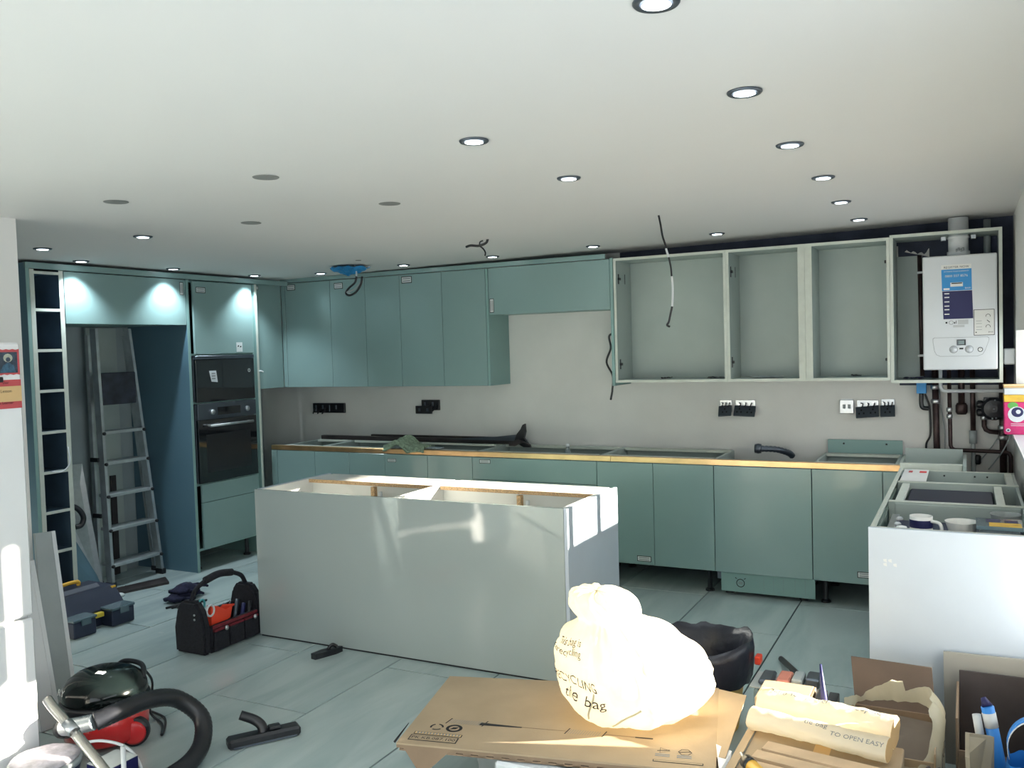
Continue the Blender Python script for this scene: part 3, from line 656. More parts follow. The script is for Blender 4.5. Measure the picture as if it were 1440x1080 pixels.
pipe('pipe elbow feeding down from the round black valve', [(2.337, yp, 1.12), (2.337, yp, 1.028), (2.415, yp, 1.02)], .014, joints=((2.337, yp, 1.11),))
pipe('thick dark pipe in the room corner beside the black valve', [(2.437, yp, 1.418), (2.440, yp, .60)], .020, joints=((2.438, yp, 1.05), (2.438, yp, .99)))
pipe('tall dark pipe beside the boiler inside the housing', [(1.985, yp, 2.13), (1.995, yp, 1.37)], .013); 
t = pipe('white plastic pipe crossing under the boiler', [(2.10, .495, 1.418), (2.10, .495, 1.279), (2.485, .495, 1.279)], .011, PWHITE, 'plastic_pipe')
pipe('grey pipe behind the boiler flue', [(2.36, .57, 2.32), (2.36, .57, 2.0)], .02, PGREY, 'plastic_pipe')
for z in (2.02, 1.50): tag(rebase(box('pipe_clip', PWHITE, None, 1.972, 2.008, .535, .583, z-.007, z+.007)), 'white clip holding the tall pipe beside the boiler', 'clip', 'pipe clips beside the boiler')
t = thing('valve_pump', 'round black pump valve with side knobs among the pipes', 'valve', (2.39, .53, 1.1))
lathe('body', BLACK, t, [(.05, 0), (.068, .01), (.070, .04), (.055, .055), (.02, .06)], (2.39, .540, 1.17), 22, ax='y', smooth=False); box('bracket', BLACK, t, 2.335, 2.412, .545, .575, 1.10, 1.235)
for z in (1.195, 1.145): lathe('knob', BLACK, t, [(.018, 0), (.024, -.012), (.024, -.03), (.016, -.04)], (2.335, .53, z), 12, ax='x')
for x, z in ((2.39, 1.17), (2.395, 1.222), (2.40, 1.115), (2.38, 1.112)): lathe('bolt', STEEL, t, [(.006, 0), (.006, .012)], (x, .49, z), 8, ax='y')
t = thing('junction_box', 'small blue control box under the wall unit', 'box', (1.99, .55, 1.26))
box('case', CYAN, t, 1.962, 2.018, .52, .606, 1.262, 1.335); tube('elbow_tail', BLACK, t, [(1.988, .56, 1.262), (1.988, .56, 1.195), (1.998, .56, 1.17), (2.03, .56, 1.165)], .014, 10)
tag(rebase(tube('black_cable', BLACK, None, [(2.008, .59, 1.255), (2.02, .592, 1.22), (2.034, .595, 1.16), (2.036, .595, 1.0), (2.012, .595, .93), (2.02, .595, .8)], .006, 8)), 'black cable looping down beside the thick pipe', 'cable')
tag(rebase(tube('grey_cable', PGREY, None, [(2.09, .59, 1.32), (2.095, .59, 1.2), (2.115, .59, 1.05), (2.12, .59, .85)], .004, 6)), 'thin grey cable between the thick pipe and turning pipe', 'cable')
for a, b in (((2.43, .58, 1.02), (2.28, .58, .80)), ((2.485, .5, 1.03), (2.36, .58, .79))):
    tag(rebase(tube('grey_cable', PGREY, None, [a, ((a[0]+b[0])/2+.01, a[1], (a[2]+b[2])/2), b], .004, 6)), 'grey cable slanting down to the small black plug' if a[1] > .55 else 'grey cable slanting from the right wall behind the pipes', 'cable')
tag(rebase(lathe('black_plug', BLACK, None, [(.014, 0), (.02, .01), (.02, .05), (.012, .06)], (2.30, .57, .82), 12)), 'small black plug end low on the wall by the pipes', 'plug')
tag(rebase(box('thermostat', PWHITE, None, XW1-.06, XW1-.001, .40, .47, 1.44, 1.535, .006)), 'white thermostat box on the right hand wall', 'thermostat')
# detergent carton on the sill
t = thing('detergent_box', 'magenta detergent carton with yellow lid on the window sill', 'box', (2.5, .24, 1.05))
cb_ = box('carton', PINK, t, 2.432, 2.57, .15, .30, 1.0505, 1.235, .003); box('yellow_band', YELP, t, 2.4315, 2.571, .149, .301, 1.2355, 1.275); lid_ = box('lid', PWHITE, t, 2.432, 2.57, .15, .30, 1.2755, 1.315, .004)
box('lid_edge', SANDP, t, 2.43, 2.572, .148, .302, 1.3155, 1.33)
def dfn(cx, cz): return lambda a, b, e=0: (cx+a, .1495-e, cz+b)
def disc(nm, mat, par, fn, rx, rz, e): return poly(nm, mat, par, [fn(rx*math.cos(k*.3927), rz*math.sin(k*.3927), e) for k in range(16)], (0, -.0004, 0))
disc('green_flash', GREENP, cb_, dfn(2.475, 1.215), .026, .02, .0004); disc('white_burst', PWHITE, cb_, dfn(2.495, 1.165), .045, .045, .0008); disc('blue_oval', NAVY, cb_, dfn(2.497, 1.178), .03, .028, .0014); disc('white_curl', PWHITE, cb_, dfn(2.502, 1.18), .012, .012, .002)
disc('care_mark', PWHITE, cb_, dfn(2.452, 1.075), .012, .01, .0006); disc('care_mark', NAVY, cb_, dfn(2.452, 1.075), .006, .005, .0012)
for z in (1.11, 1.10): box('print_line', PWHITE, cb_, 2.465, 2.54, .149, .1496, z, z+.003, 0)

# ------------------------------------------------------------------ sockets on the back wall
def backbox(x, z, w, label, h=.085):
    t = thing('socket_recess', label, 'socket box', (x, .6, z-h/2))
    box('box_rim', BLACK, t, x-w/2, x+w/2, .585, .609, z-h/2, z+h/2, .003)
    for k in range(int(w/.07)): box('box_lug', DSTEEL, t, x-w/2+.03+k*.075, x-w/2+.045+k*.075, .578, .5845, z-.03+.02*(k % 2), z+.025)
    for k in range(3): tube('wire', BLACK, t, [(x-w/2+.04+k*.05, .585, z), (x-w/2+.03+k*.06, .565, z-.02), (x-w/2+.01+k*.05, .575, z-.05)], .006, 6)
    return t
backbox(-2.76, 1.14, .35, 'wide black socket recess under the corner wall cabinets')
backbox(-1.70, 1.17, .17, 'black socket recess with loose plate under the double wall cabinet')
t = thing('loose_socket', 'dark loose double socket plate hanging off its recess', 'socket', (-1.75, .57, 1.1)); box('plate', BLACK, t, -1.83, -1.67, .56, .575, 1.100, 1.165, .003); box('rocker', DSTEEL, t, -1.80, -1.78, .556, .56, 1.12, 1.145); box('rocker', DSTEEL, t, -1.72, -1.70, .556, .56, 1.12, 1.145)
def hangsock(x, z, w, label, tilt=0, flat=False):
    t = thing('wall_socket', label, 'socket', (x, .59, z-.05))
    bxx = box('back_box', STEEL, t, x-w/2+.004, x+w/2-.004, .600, .609, z-.035, z+.05)
    if flat:
        pl = box('face_plate', STEEL, t, x-w/2, x+w/2, .588, .599, z-.045, z+.045, .003)
        for a in (-.016, .016): box('switch', PGREY, pl, x+a-.009, x+a+.009, .583, .5879, z-.012, z+.016)
        return
    bm = bmbox(-w/2, w/2, -.006, .006, -.04, .04, .002); bm.transform(Matrix.Translation((x, .567, z-.025)) @ Matrix.Rotation(tilt, 4, 'Y') @ Matrix.Rotation(R(-32), 4, 'X')); pl = obj('face_plate', bm, DSTEEL, t)
    n = 2 if w > .12 else 1
    for k in range(n):
        c = (k-(n-1)/2)*.07
        for a, b in ((-.014, -.012), (.014, -.012), (0, .012)):
            bm = bmbox(c+a-.005, c+a+.005, -.008, -.0062, b-.006, b+.006, 0); bm.transform(Matrix.Translation((x, .567, z-.025)) @ Matrix.Rotation(tilt, 4, 'Y') @ Matrix.Rotation(R(-32), 4, 'X')); obj('socket_hole', bm, BLACK, pl)
    for k in range(3): tube('wire', BLACK, t, [(x-w*.3+k*w*.3, .598, z+.03), (x-w*.2+k*w*.25, .58, z+.025), (x-w*.25+k*w*.25, .57, z)], .0035, 6)
hangsock(.742, 1.165, .09, 'single steel socket hanging open left of its double neighbour', R(-4))
hangsock(.878, 1.165, .145, 'double steel socket hanging open below the narrow open unit', R(2))
hangsock(1.54, 1.172, .088, 'square steel switch plate screwed flat to the wall', flat=True)
hangsock(1.668, 1.165, .14, 'double steel socket hanging open between switch and single socket', R(-5))
hangsock(1.79, 1.172, .088, 'single steel socket hanging open nearest the blue control box', R(-3))
# cable below bridging unit
tag(rebase(tube('hood_cable', BLACK, None, [(-.012, .45, 1.86), (-.01, .40, 1.80), (.0, .40, 1.72), (-.04, .40, 1.685), (-.03, .40, 1.60), (-.072, .42, 1.50), (-.035, .44, 1.40), (-.04, .44, 1.30), (-.055, .44, 1.225)], .0075, 8)), 'wavy black cable hanging below the bridging cabinet', 'cable')

# ------------------------------------------------------------------ things lying on the base units
t = thing('long_dark_board', 'long dark board lying along the wall on the base units', 'board', (-1.8, .55, .872))
box('board', DWOOD, t, -2.80, -.80, .52, .562, .872, .905); box('offcut', DWOOD, t, -2.3, -1.0, .57, .60, .872, .918)
t = thing('hand_saw', 'dark saw with upright curved handle resting on the drawer cabinet', 'saw', (-.85, .45, .87))
poly('blade', DSTEEL, t, [(-1.5, .46, .905), (-.84, .46, .905), (-.84, .46, .955), (-1.02, .46, .935)], (0, .003, 0))
hp = [(-.86, .90), (-.835, .96), (-.80, 1.0), (-.785, 1.03), (-.765, 1.04), (-.76, .98), (-.775, .93), (-.74, .885), (-.72, .86), (-.78, .86), (-.82, .88)]
poly('handle', BLACK, t, [(x, .45, z) for x, z in hp], (0, .025, 0))
poly('guard', DWOOD, t, [(-.88, .40, .872), (-.83, .40, .872), (-.76, .40, .90), (-.70, .40, .872), (-.70, .40, .886), (-.80, .40, .925), (-.88, .40, .90)], (0, .02, 0))
def tow(u, v):
    x, y = -1.76+u*.36, -.02+v*.19; n = nv((u*4, v*4, 2.2))
    h = .075*math.exp(-((u-.35)/.22)**2)*(0.6+.4*v)+.02*abs(n.z)+.006*n.x
    return (x+.02*n.x, y+.02*n.y, .890+h-(.03 if v < .06 else 0))
tag(rebase(grid('towel', TOWEL, None, tow, 36, 22, .012)), 'crumpled sage green towel on the copper rail edge', 'towel')
def tow2(u, v):
    n = nv((u*6, v*3, 7)); return (-1.41+u*.12, .05+v*.07, .882+.02*abs(n.z)*(1-u)+.008*abs(n.x))
tag(rebase(grid('striped_cloth', pm('grey_blue_cloth', (.30, .36, .40), .9, var=.5, scale=40, bump=.5), None, tow2, 16, 10, .006)), 'grey striped cloth corner beside the green towel', 'cloth')
tag(rebase(box('loose_batten', EDGE, None, -1.6, -.97, .34, .37, .873, .886)), 'thin pale batten lying behind the towel', 'batten')
t = thing('clear_bottle', 'small clear bottle standing in the drawer cabinet', 'bottle', (-.30, .2, .8)); lathe('body', GLASSP, t, [(.02, 0), (.024, .01), (.024, .07), (.012, .09), (.012, .105)], (-.30, .2, .80), 16); lathe('cap', PWHITE, t, [(.014, 0), (.014, .016), (.010, .02)], (-.30, .2, .906), 14)

# ------------------------------------------------------------------ ceiling lights and cables
def downlight(x, y, lit, label, e=None, r=.049, cone=74):
    z = zc(x)
    t = thing('downlight', label, 'downlight', (x, y, z), group='lit ceiling downlights' if lit else 'blank ceiling discs')
    if lit:
        lathe('trim_ring', DSTEEL, t, [(r, -.001), (r, -.004), (r*.93, -.008), (r*.68, -.006), (r*.66, -.002)], (x, y, z), 28)
        lathe('lens', LENS, t, [(.0005, -.0078), (r*.6, -.0078), (r*.62, -.0082), (.0005, -.0082)], (x, y, z), 24)
        ld = bpy.data.lights.new('lamp', 'SPOT'); ld.energy = e or DOWN; ld.spot_size = R(cone); ld.spot_blend = .7; ld.shadow_soft_size = .025; ld.color = (.80, .93, 1)
        o = bpy.data.objects.new('lamp', ld); C.objects.link(o); o.parent = t; o.location = (0, 0, -.015)
    else:
        lathe('blank_disc', UNLIT, t, [(.0005, -.003), (r*.98, -.003), (r*1.02, -.001)], (x, y, z), 28, smooth=False)
for x, y, nm in [(1.69, -3.80, 'lit downlight sixth from the back wall in the row over the peninsula side'), (1.70, -3.04, 'lit downlight fifth from the back wall in the row over the peninsula side'), (1.69, -2.27, 'lit downlight fourth from the back wall in the row over the peninsula side'), (1.70, -1.52, 'lit downlight third from the back wall in the row over the peninsula side'), (1.68, -.74, 'lit downlight second from the back wall in the row over the peninsula side'), (.81, -3.01, 'lit downlight second from the hanging cable, over the island end'), (.81, -2.23, 'lit downlight next to the long hanging cable')]:
    downlight(x, y, True, nm)
for x, y, nm in [(1.685, .04, 'small lit downlight in front of the unit next to the boiler housing'), (.84, .05, 'small lit downlight in front of the narrow doorless unit'), (-.01, .06, 'small lit downlight at the end of the bridging cabinet'), (-.80, .08, 'small lit downlight behind the forked cable stub'), (-1.56, .06, 'small lit downlight beside the blue plastic hole'), (-2.36, .06, 'small lit downlight over the corner wall cabinet')]:
    downlight(x, y, True, nm, e=DOWN*(.5 if x > -.5 else .2), cone=60)
downlight(-1.66, -2.25, True, 'lit downlight between the blank discs and the larder unit', e=DOWN*.4); downlight(-2.42, -2.30, True, 'lit downlight in front of the tall end panel', e=DOWN*.4)
for y, nm in ((-1.77, 'lit downlight close to the larder unit top'), (-1.03, 'lit downlight above the fridge space top cabinet'), (-.22, 'lit downlight above the oven tower')):
    downlight(-2.80, y, True, nm, e=DOWN*3.3, cone=108)
for x, y, nm in [(-.11, -2.99, 'blank grey ceiling disc beside the lit downlight over the island end'), (-.09, -2.21, 'blank grey ceiling disc nearest the forked cable stub'), (-.93, -3.0, 'blank grey ceiling disc nearest the wall stub'), (-.93, -2.21, 'blank grey ceiling disc next to the lit downlight before the larder')]: downlight(x, y, False, nm)
# hole with blue plastic, cable loop
t = thing('ceiling_hole', 'ragged blue plastic showing in a ceiling hole', 'plastic sheet', (-1.85, -.2, zc(-1.85)))
def bl(u, v):
    a = u*2*math.pi; rr = (.13+.03*noise.noise(Vector((math.cos(a)*2, math.sin(a)*2, 1))))*v; n = nv((math.cos(a)*v*3, math.sin(a)*v*3, 4))
    return (-1.87+rr*1.1*math.cos(a), -.2+rr*math.sin(a), zc(-1.87)-.006-.05*(1-v*v)-.05*abs(n.z)*(1.2-v*.6)-(.03*max(0, noise.noise(Vector((a*1.5, 0, 3)))) if v > .8 else 0))
grid('plastic_sheet', BLUE, t, bl, 36, 6, smooth=False)
zc_ = zc(-1.8)
t = thing('cable_loop', 'looped black and white cable hanging from the ceiling hole', 'cable', (-1.75, -.2, zc_))
tube('white_core', PWHITE, t, [(-1.81, -.22, zc_), (-1.795, -.22, zc_-.05), (-1.795, -.22, zc_-.09)], .006, 8)
tube('black_sheath', BLACK, t, [(-1.795, -.22, zc_-.085), (-1.81, -.22, zc_-.13), (-1.86, -.23, zc_-.17), (-1.89, -.23, zc_-.205), (-1.86, -.23, zc_-.225), (-1.80, -.23, zc_-.205), (-1.75, -.23, zc_-.15), (-1.735, -.23, zc_-.09)], .008, 8)
tube('grey_core', PGREY, t, [(-1.74, -.225, zc_-.12), (-1.80, -.235, zc_-.18), (-1.87, -.24, zc_-.2), (-1.84, -.24, zc_-.21)], .006, 8)
zc_ = zc(-.44)
t = thing('cable_stub', 'short forked black cable stub poking from the ceiling', 'cable', (-.44, -.77, zc_))
tube('branch', BLACK, t, [(-.37, -.77, zc_+.005), (-.385, -.77, zc_-.02), (-.43, -.78, zc_-.035), (-.48, -.79, zc_-.03), (-.515, -.79, zc_-.036)], .008, 8); tube('branch', BLACK, t, [(-.425, -.78, zc_-.035), (-.40, -.78, zc_-.055), (-.385, -.78, zc_-.08), (-.388, -.78, zc_-.10)], .005, 8); tube('branch', BLACK, t, [(-.425, -.78, zc_-.03), (-.42, -.78, zc_-.012), (-.40, -.78, zc_-.006)], .004, 8)
z0 = zc(.79)
t = thing('hanging_cable', 'long black and white cable hanging from the ceiling', 'cable', (.79, -.96, z0))
tube('upper_black', BLACK, t, [(.78, -.96, z0+.005), (.79, -.96, 2.265), (.80, -.96, 2.2), (.815, -.96, 2.15), (.818, -.96, 2.13)], .0055, 8); tube('white_stretch', PWHITE, t, [(.818, -.96, 2.131), (.824, -.96, 2.11), (.832, -.96, 2.085)], .006, 8)
tube('mid_black', BLACK, t, [(.832, -.96, 2.084), (.842, -.96, 2.03), (.846, -.96, 1.98)], .005, 8); tube('white_stretch', PWHITE, t, [(.846, -.96, 1.981), (.85, -.96, 1.92), (.848, -.96, 1.86), (.845, -.96, 1.82)], .006, 8)
tube('tail', BLACK, t, [(.845, -.96, 1.821), (.835, -.96, 1.78), (.825, -.96, 1.74), (.815, -.96, 1.722), (.83, -.96, 1.712)], .006, 8)
tag(rebase(lathe('screw_hole_cover', UNLIT, None, [(.0005, -.003), (.02, -.003), (.022, -.001)], (-1.6, -.45, zc(-1.6)), 16)), 'tiny grey spot in the ceiling beyond the blue plastic', 'cap')

# ------------------------------------------------------------------ ladder and leaning boards in the fridge space
t = thing('step_ladder', 'folded aluminium step ladder standing in the fridge space', 'ladder', (-3.35, -1.04, 0))
def rail(a, b, w=.022, d=.06, m=ALU, nm='rail'):
    a, b = Vector(a), Vector(b); bm = bmesh.new(); q = []
    for p in (a, b): q.append([bm.verts.new(p+Vector(v)) for v in ((-d/2, -w/2, 0), (d/2, -w/2, 0), (d/2, w/2, 0), (-d/2, w/2, 0))])
    bm.faces.new(q[0][::-1]); bm.faces.new(q[1])
    for i in range(4): bm.faces.new((q[0][i], q[0][(i+1) % 4], q[1][(i+1) % 4], q[1][i]))
    return obj(nm, bm, m, t)
FL = lambda s, z: (-3.18-.03*z, (-1.37 if s < 0 else -.935-.085*z), z)
for s in (-1, 1):
    r = rail(FL(s, .03), FL(s, 1.845)); p = Vector(FL(s, 0)); obj('rubber_foot', bmbox(p.x-.04, p.x+.04, p.y-.018, p.y+.018, 0, .04, .004), BLACK, r)
    y0, y1 = (-1.36, -1.35) if s < 0 else (-.88, -1.04)
    r = rail((-3.31, y0, .03), (-3.33, y1, 1.80), .02, .03, nm='rear_rail'); obj('rubber_foot', bmbox(-3.335, -3.285, y0-.015, y0+.015, 0, .035, .004), BLACK, r)
for z in (.157, .413, .655, .886, 1.104):
    a, b = FL(-1, z), FL(1, z)
    s = box('step', ALU, t, -3.28, -3.145-.03*z, a[1]+.012, b[1]-.012, z-.012, z+.012, .003)
    for y in (a[1], b[1]): lathe('step_rivet', BLACK, s, [(.012, 0), (.012, .012)], (-3.148-.03*z, y, z-.004), 10, ax='x')
pz = box('platform', pm('dark_platform', (.03, .035, .05), .6, var=.5, scale=12), t, -3.215, -3.19, -1.355, -1.07, 1.30, 1.53, .006, label='dark folded platform')
for z in (.5, .9): box('spreader', BLACK, t, -3.30, -3.22, -1.40, -1.385, z, z+.03)
for a, b, z0, z1, x, nm, m, label in [(-1.24, -.98, 0, 1.86, -3.50, 'leaning_board', CARC, 'wide grey board standing behind the ladder'), (-1.10, -1.055, 0, .75, -3.478, 'batten', DWOOD, 'narrow dark batten standing behind the ladder steps')]:
    tag(rebase(box(nm, m, None, x-.012, x+.006, a, b, z0, z1)), label, 'board')
tag(rebase(poly('metal_sheet', STEEL, None, [(-3.30, -1.62, 0.01), (-3.22, -1.40, .0), (-3.28, -1.48, .90), (-3.30, -1.72, .90)], (-.01, -.006, 0))), 'shiny tapered metal sheet leaning beside the larder unit', 'sheet')
t = thing('dark_wedge_board', 'dark tapered board leaning in front of the metal sheet', 'board', (-3.1, -1.6, 0)); poly('board', BLUEP, t, [(-3.12, -1.80, 0), (-3.08, -1.50, 0), (-3.10, -1.54, .14), (-3.16, -1.68, .46), (-3.16, -1.80, .46)], (-.015, 0, 0))
tube('hook', BLACK, t, [(-3.12, -1.72, .66), (-3.10, -1.66, .62), (-3.09, -1.63, .56), (-3.095, -1.645, .51), (-3.11, -1.68, .50)], .018, 10, label='black curved hook'); box('hook_stem', BLACK, t, -3.165, -3.12, -1.76, -1.70, .44, .68)
t = poly('dark_plank', DWOOD, None, [(-3.10, -1.46, 0), (-3.0, -1.05, 0), (-2.86, -1.14, 0), (-2.98, -1.52, 0)], (0, 0, .018)); tag(rebase(t), 'short dark wooden plank lying on the floor by the ladder', 'plank')
tag(rebase(lathe('rubble_lump', PAPER, None, [(.03, 0), (.035, .01), (.02, .02), (.002, .022)], (-2.93, -1.5, 0), 10)), 'pale lump of debris beside the dark floor plank', 'debris')

# ------------------------------------------------------------------ tool box
t = thing('tool_box', 'dark blue tool box with two smoky organiser bins and yellow bar', 'tool box', (-2.6, -2.04, 0))
TB = pm('navy_tool_plastic', (.022, .03, .06), .5, var=.15)
bm = bmesh.new()
pr = [(-2.86, 0), (-2.48, 0), (-2.47, .10), (-2.52, .16), (-2.56, .205), (-2.80, .205), (-2.86, .16)]
obj('body', bmpoly([(x, -2.26, z) for x, z in pr], (0, .43, 0)), TB, t)
obj('lid_ridge', bmpoly([(x, -2.20, z) for x, z in ((-2.76, .206), (-2.60, .206), (-2.63, .225), (-2.73, .225))], (0, .30, 0)), TB, t)
for a, b in ((-2.255, -2.105), (-1.995, -1.835)):
    o = box('organiser', TB, t, -2.478, -2.375, a, b, .0, .095, .006); l = box('organiser_lid', SMOKE, o, -2.50, -2.37, a-.004, b+.004, .0955, .112, .004)
    box('latch', SMOKE, l, -2.369, -2.362, (a+b)/2-.03, (a+b)/2+.03, .072, .108, .003)
box('yellow_bar', YSTK, t, -2.4699, -2.440, -2.10, -2.0, .062, .090, .003)
h = tube('handle', YELLOW, t, [(-2.68, -2.12, .225), (-2.68, -2.11, .25), (-2.68, -2.0, .25), (-2.68, -1.99, .225)], .012, 8)
box('orange_latch', YELLOW, t, -2.58, -2.545, -1.86, -1.828, .17, .20)
# gloves
t = thing('work_gloves', 'pair of navy work gloves lying on the floor', 'gloves', (-2.42, -1.42, 0))
def glove(ox, oy, oz, nm):
    bm = bmesh.new()
    def fn(u, v):
        n = nv((u*5+ox*9, v*5, oy*7)); return (ox+.10*(v-.5)+.012*n.x, oy+(u-.5)*.18, oz+.012+.035*math.sin(math.pi*u)*math.sin(math.pi*v)+.012*abs(n.z))
    g = grid('palm', NAVYF, t, fn, 16, 10, .02, label=None)
    for k in range(4):
        x = ox-.042+.028*k; tube('finger', NAVYF, g, [(x, oy+.075, oz+.022), (x+.004, oy+.12, oz+.025+.006*(k % 2)), (x+.01, oy+.155, oz+.014)], lambda s: .0125-.004*s, 8)
    tube('thumb', NAVYF, g, [(ox+.04, oy-.02, oz+.02), (ox+.075, oy+.02, oz+.018), (ox+.085, oy+.05, oz+.014)], .012, 8)
glove(-2.44, -1.42, .0, 'a'); glove(-2.45, -1.37, .038, 'b')
for k in range(3): tag(rebase(tube('dark_stick', BLACK, None, [(-2.37+.035*k, -1.60+.015*k, .008), (-2.33+.035*k, -1.40+.02*k, .008)], .007, 6, False)), 'thin dark stick on the floor under the navy gloves', 'stick', 'sticks under the gloves')
# ------------------------------------------------------------------ open tool bag
t = thing('tool_bag', 'black open tote tool bag with padded handle against the island', 'tool bag', (-1.55, -1.93, 0))
bx0, bx1, by0, by1 = -1.66, -1.435, -2.16, -1.70
def bagend(y, s):
    pts = [(bx0, 0), (bx0-.005, .14), (bx0+.02, .24), (bx0+.06, .29), (bx1-.06, .29), (bx1-.02, .24), (bx1+.005, .14), (bx1, 0)]
    b = bmpoly([(x, y, z) for x, z in pts], (0, .05*s, 0)); bmesh.ops.bevel(b, geom=[e for e in b.edges], offset=.012, segments=2, affect='EDGES'); return obj('end_wall', b, FABRIC, t)
e1 = bagend(by0, 1); e2 = bagend(by1, -1)
box('base', FABRIC, t, bx0+.005, bx1-.005, by0+.05, by1-.05, 0, .03, .004); box('side_wall', FABRIC, t, bx0, bx0+.02, by0+.05, by1-.05, .03, .17, .006); sw = box('side_wall', FABRIC, t, bx1-.02, bx1, by0+.05, by1-.05, .03, .15, .006)
for k in range(3):
    y = by0+.06+.115*k; pk = box('pocket', FABRIC, sw, bx1+.001, bx1+.022, y, y+.105, .01, .115, .006); box('pocket_trim', pm('dark_red_webbing', (.16, .012, .022), .7, var=.3, scale=30), pk, bx1+.002, bx1+.019, y, y+.105, .116, .128, .002)
box('red_webbing', MATS['dark_red_webbing'], sw, bx1+.0005, bx1+.006, by0+.06, by1-.06, .132, .149, .001)
for y in (-2.02, -1.80): lathe('buckle', STEEL, sw, [(.012, 0), (.014, .006), (.006, .012)], (bx1+.022, y, .122), 14, ax='x')
hd = tube('handle', FABRIC, t, [(-1.548, -2.135, .285), (-1.548, -2.10, .34), (-1.548, -2.02, .375), (-1.548, -1.93, .385), (-1.548, -1.84, .375), (-1.548, -1.76, .34), (-1.548, -1.725, .285)], .013, 10); tube('grip', FABRIC, hd, [(-1.548, -2.03, .374), (-1.548, -1.93, .388), (-1.548, -1.83, .374)], .021, 12)
for z in (.22, .195): lathe('rivet', STEEL, e1, [(.006, 0), (.006, .004)], (-1.50, by0-.001, z), 10, ax='y')
t2 = thing('snap_tool', 'bright red angular tool poking out of the tool bag', 'tool', (-1.5, -1.98, .15)); poly('red_body', ORANGE, t2, [(-1.50, -2.07, .10), (-1.50, -1.93, .15), (-1.50, -1.91, .215), (-1.50, -1.96, .20), (-1.50, -2.02, .235), (-1.50, -2.07, .25)], (.03, 0, 0)); poly('red_back', ORANGE, t2, [(-1.499, -2.02, .18), (-1.499, -1.93, .18), (-1.465, -1.90, .21), (-1.465, -1.99, .23)], (0, 0, .008))
def loop(nm, cx, cy, cz, r, mat, label):
    tag(rebase(tube(nm, mat, None, [(cx, cy+r*math.cos(a*.6283), cz+r*1.15*math.sin(a*.6283)) for a in range(11)], .006, 8, n=4)), label, 'tape roll')
loop('tape_loop', -1.47, -2.075, .225, .026, PWHITE, 'white ring of tape inside the tool bag'); loop('tape_loop', -1.53, -2.08, .255, .022, pm('teal_tape', (.1, .45, .48), .5), 'teal ring of tape inside the tool bag')
for k in range(5):
    tag(rebase(tube('hand_tool', [DSTEEL, BLACK, DSTEEL, NAVY, BLACK][k], None, [(-1.60+.035*k, -1.9+.02*k, .03), (-1.60+.034*k, -1.84+.015*k, .19+.012*(k % 3))], .012, 8, False)), 'navy tool handle standing in the tool bag' if k == 3 else 'dark tool handle standing upright in the tool bag', 'tool', 'tools in the tool bag')
# small black bracket near island
t = thing('black_clip', 'small black clamp lying on the floor at the island front', 'clamp', (-.83, -1.88, 0)); 
obj('body', bmpoly([(-.87, -1.96, 0), (-.835, -1.965, 0), (-.79, -1.85, 0), (-.785, -1.80, 0), (-.82, -1.81, 0), (-.86, -1.89, 0)], (0, 0, .03)), BLACK, t); tube('lever', BLACK, t, [(-.83, -1.87, .03), (-.815, -1.85, .05), (-.80, -1.83, .036)], .009, 8)

# ------------------------------------------------------------------ vacuum cleaner
vx, vy = -1.03, -3.09
t = thing('vacuum_cleaner', 'red tub vacuum cleaner with black domed top', 'vacuum cleaner', (vx, vy, 0))
lathe('tub', RED, t, [(.15, .025), (.165, .04), (.170, .10), (.165, .165)], (vx, vy, 0), 36)
lathe('seal_band', BLACK, t, [(.174, .160), (.180, .168), (.180, .190), (.174, .198)], (vx, vy, 0), 36)
dm = lathe('dome', pm('gloss_black_dome', (.004, .007, .007), .12, var=.2, spec=.35), t, [(.168, .198), (.172, .212), (.166, .245), (.146, .275), (.115, .297), (.075, .310), (.03, .315), (.001, .316)], (vx, vy, 0), 40)
for s in (-1, 1):
    d_ = Vector((.82, .57, 0)) if s > 0 else Vector((-.57, .82, 0)); c = Vector((vx, vy, .062))+d_*.165
for (wx, wy) in ((vx+.155, vy+.015), (vx-.145, vy+.075)):
    w = lathe('wheel', BLACK, t, [(.03, -.022), (.058, -.02), (.061, -.01), (.061, .01), (.058, .02), (.03, .022)], (0, 0, 0), 28, ax='y', local=True)
    hub = lathe('wheel_cap', RED, t, [(.048, .0205), (.050, .024), (.04, .030), (.001, .031)], (0, 0, 0), 26, ax='y', local=True)
    hub.parent = w
    w.location = (wx-vx, wy-vy, .0615); w.rotation_euler = (0, 0, R(38))
box('wheel_arch', RED, t, vx+.08, vx+.16, vy-.06, vy+.06, .03, .14, .02)
for k in range(2): poly('dome_print', PWHITE, dm, [(vx+.02+.02*k, vy-.06+.004*k, .309), (vx+.034+.02*k, vy-.055+.004*k, .309), (vx+.032+.02*k, vy-.035+.004*k, .313), (vx+.016+.02*k, vy-.04+.004*k, .313)], (0, 0, .003))
text('badge_text', 'RY', PWHITE, dm, lambda a, b: (vx-.075+a*.9, vy-.155+a*-.1+b*.25, .235+b*.8), .045)
tube('carry_handle', BLACK, t, [(vx-.10, vy+.12, .25), (vx-.06, vy+.15, .285), (vx+.05, vy+.15, .285), (vx+.12, vy+.10, .25)], .011, 10)
tube('power_cord', BLACK, t, [(vx+.08, vy+.14, .27), (vx+.04, vy+.21, .18), (vx-.02, vy+.24, .03), (vx+.10, vy+.20, .008), (vx+.19, vy+.12, .008), (vx+.16, vy+.16, .008), (vx+.06, vy+.25, .008), (vx-.06, vy+.28, .008)], .0055, 8)
t = thing('vacuum_hose', 'ribbed black vacuum hose curving over the floor', 'hose', (-.5, -3.1, 0))
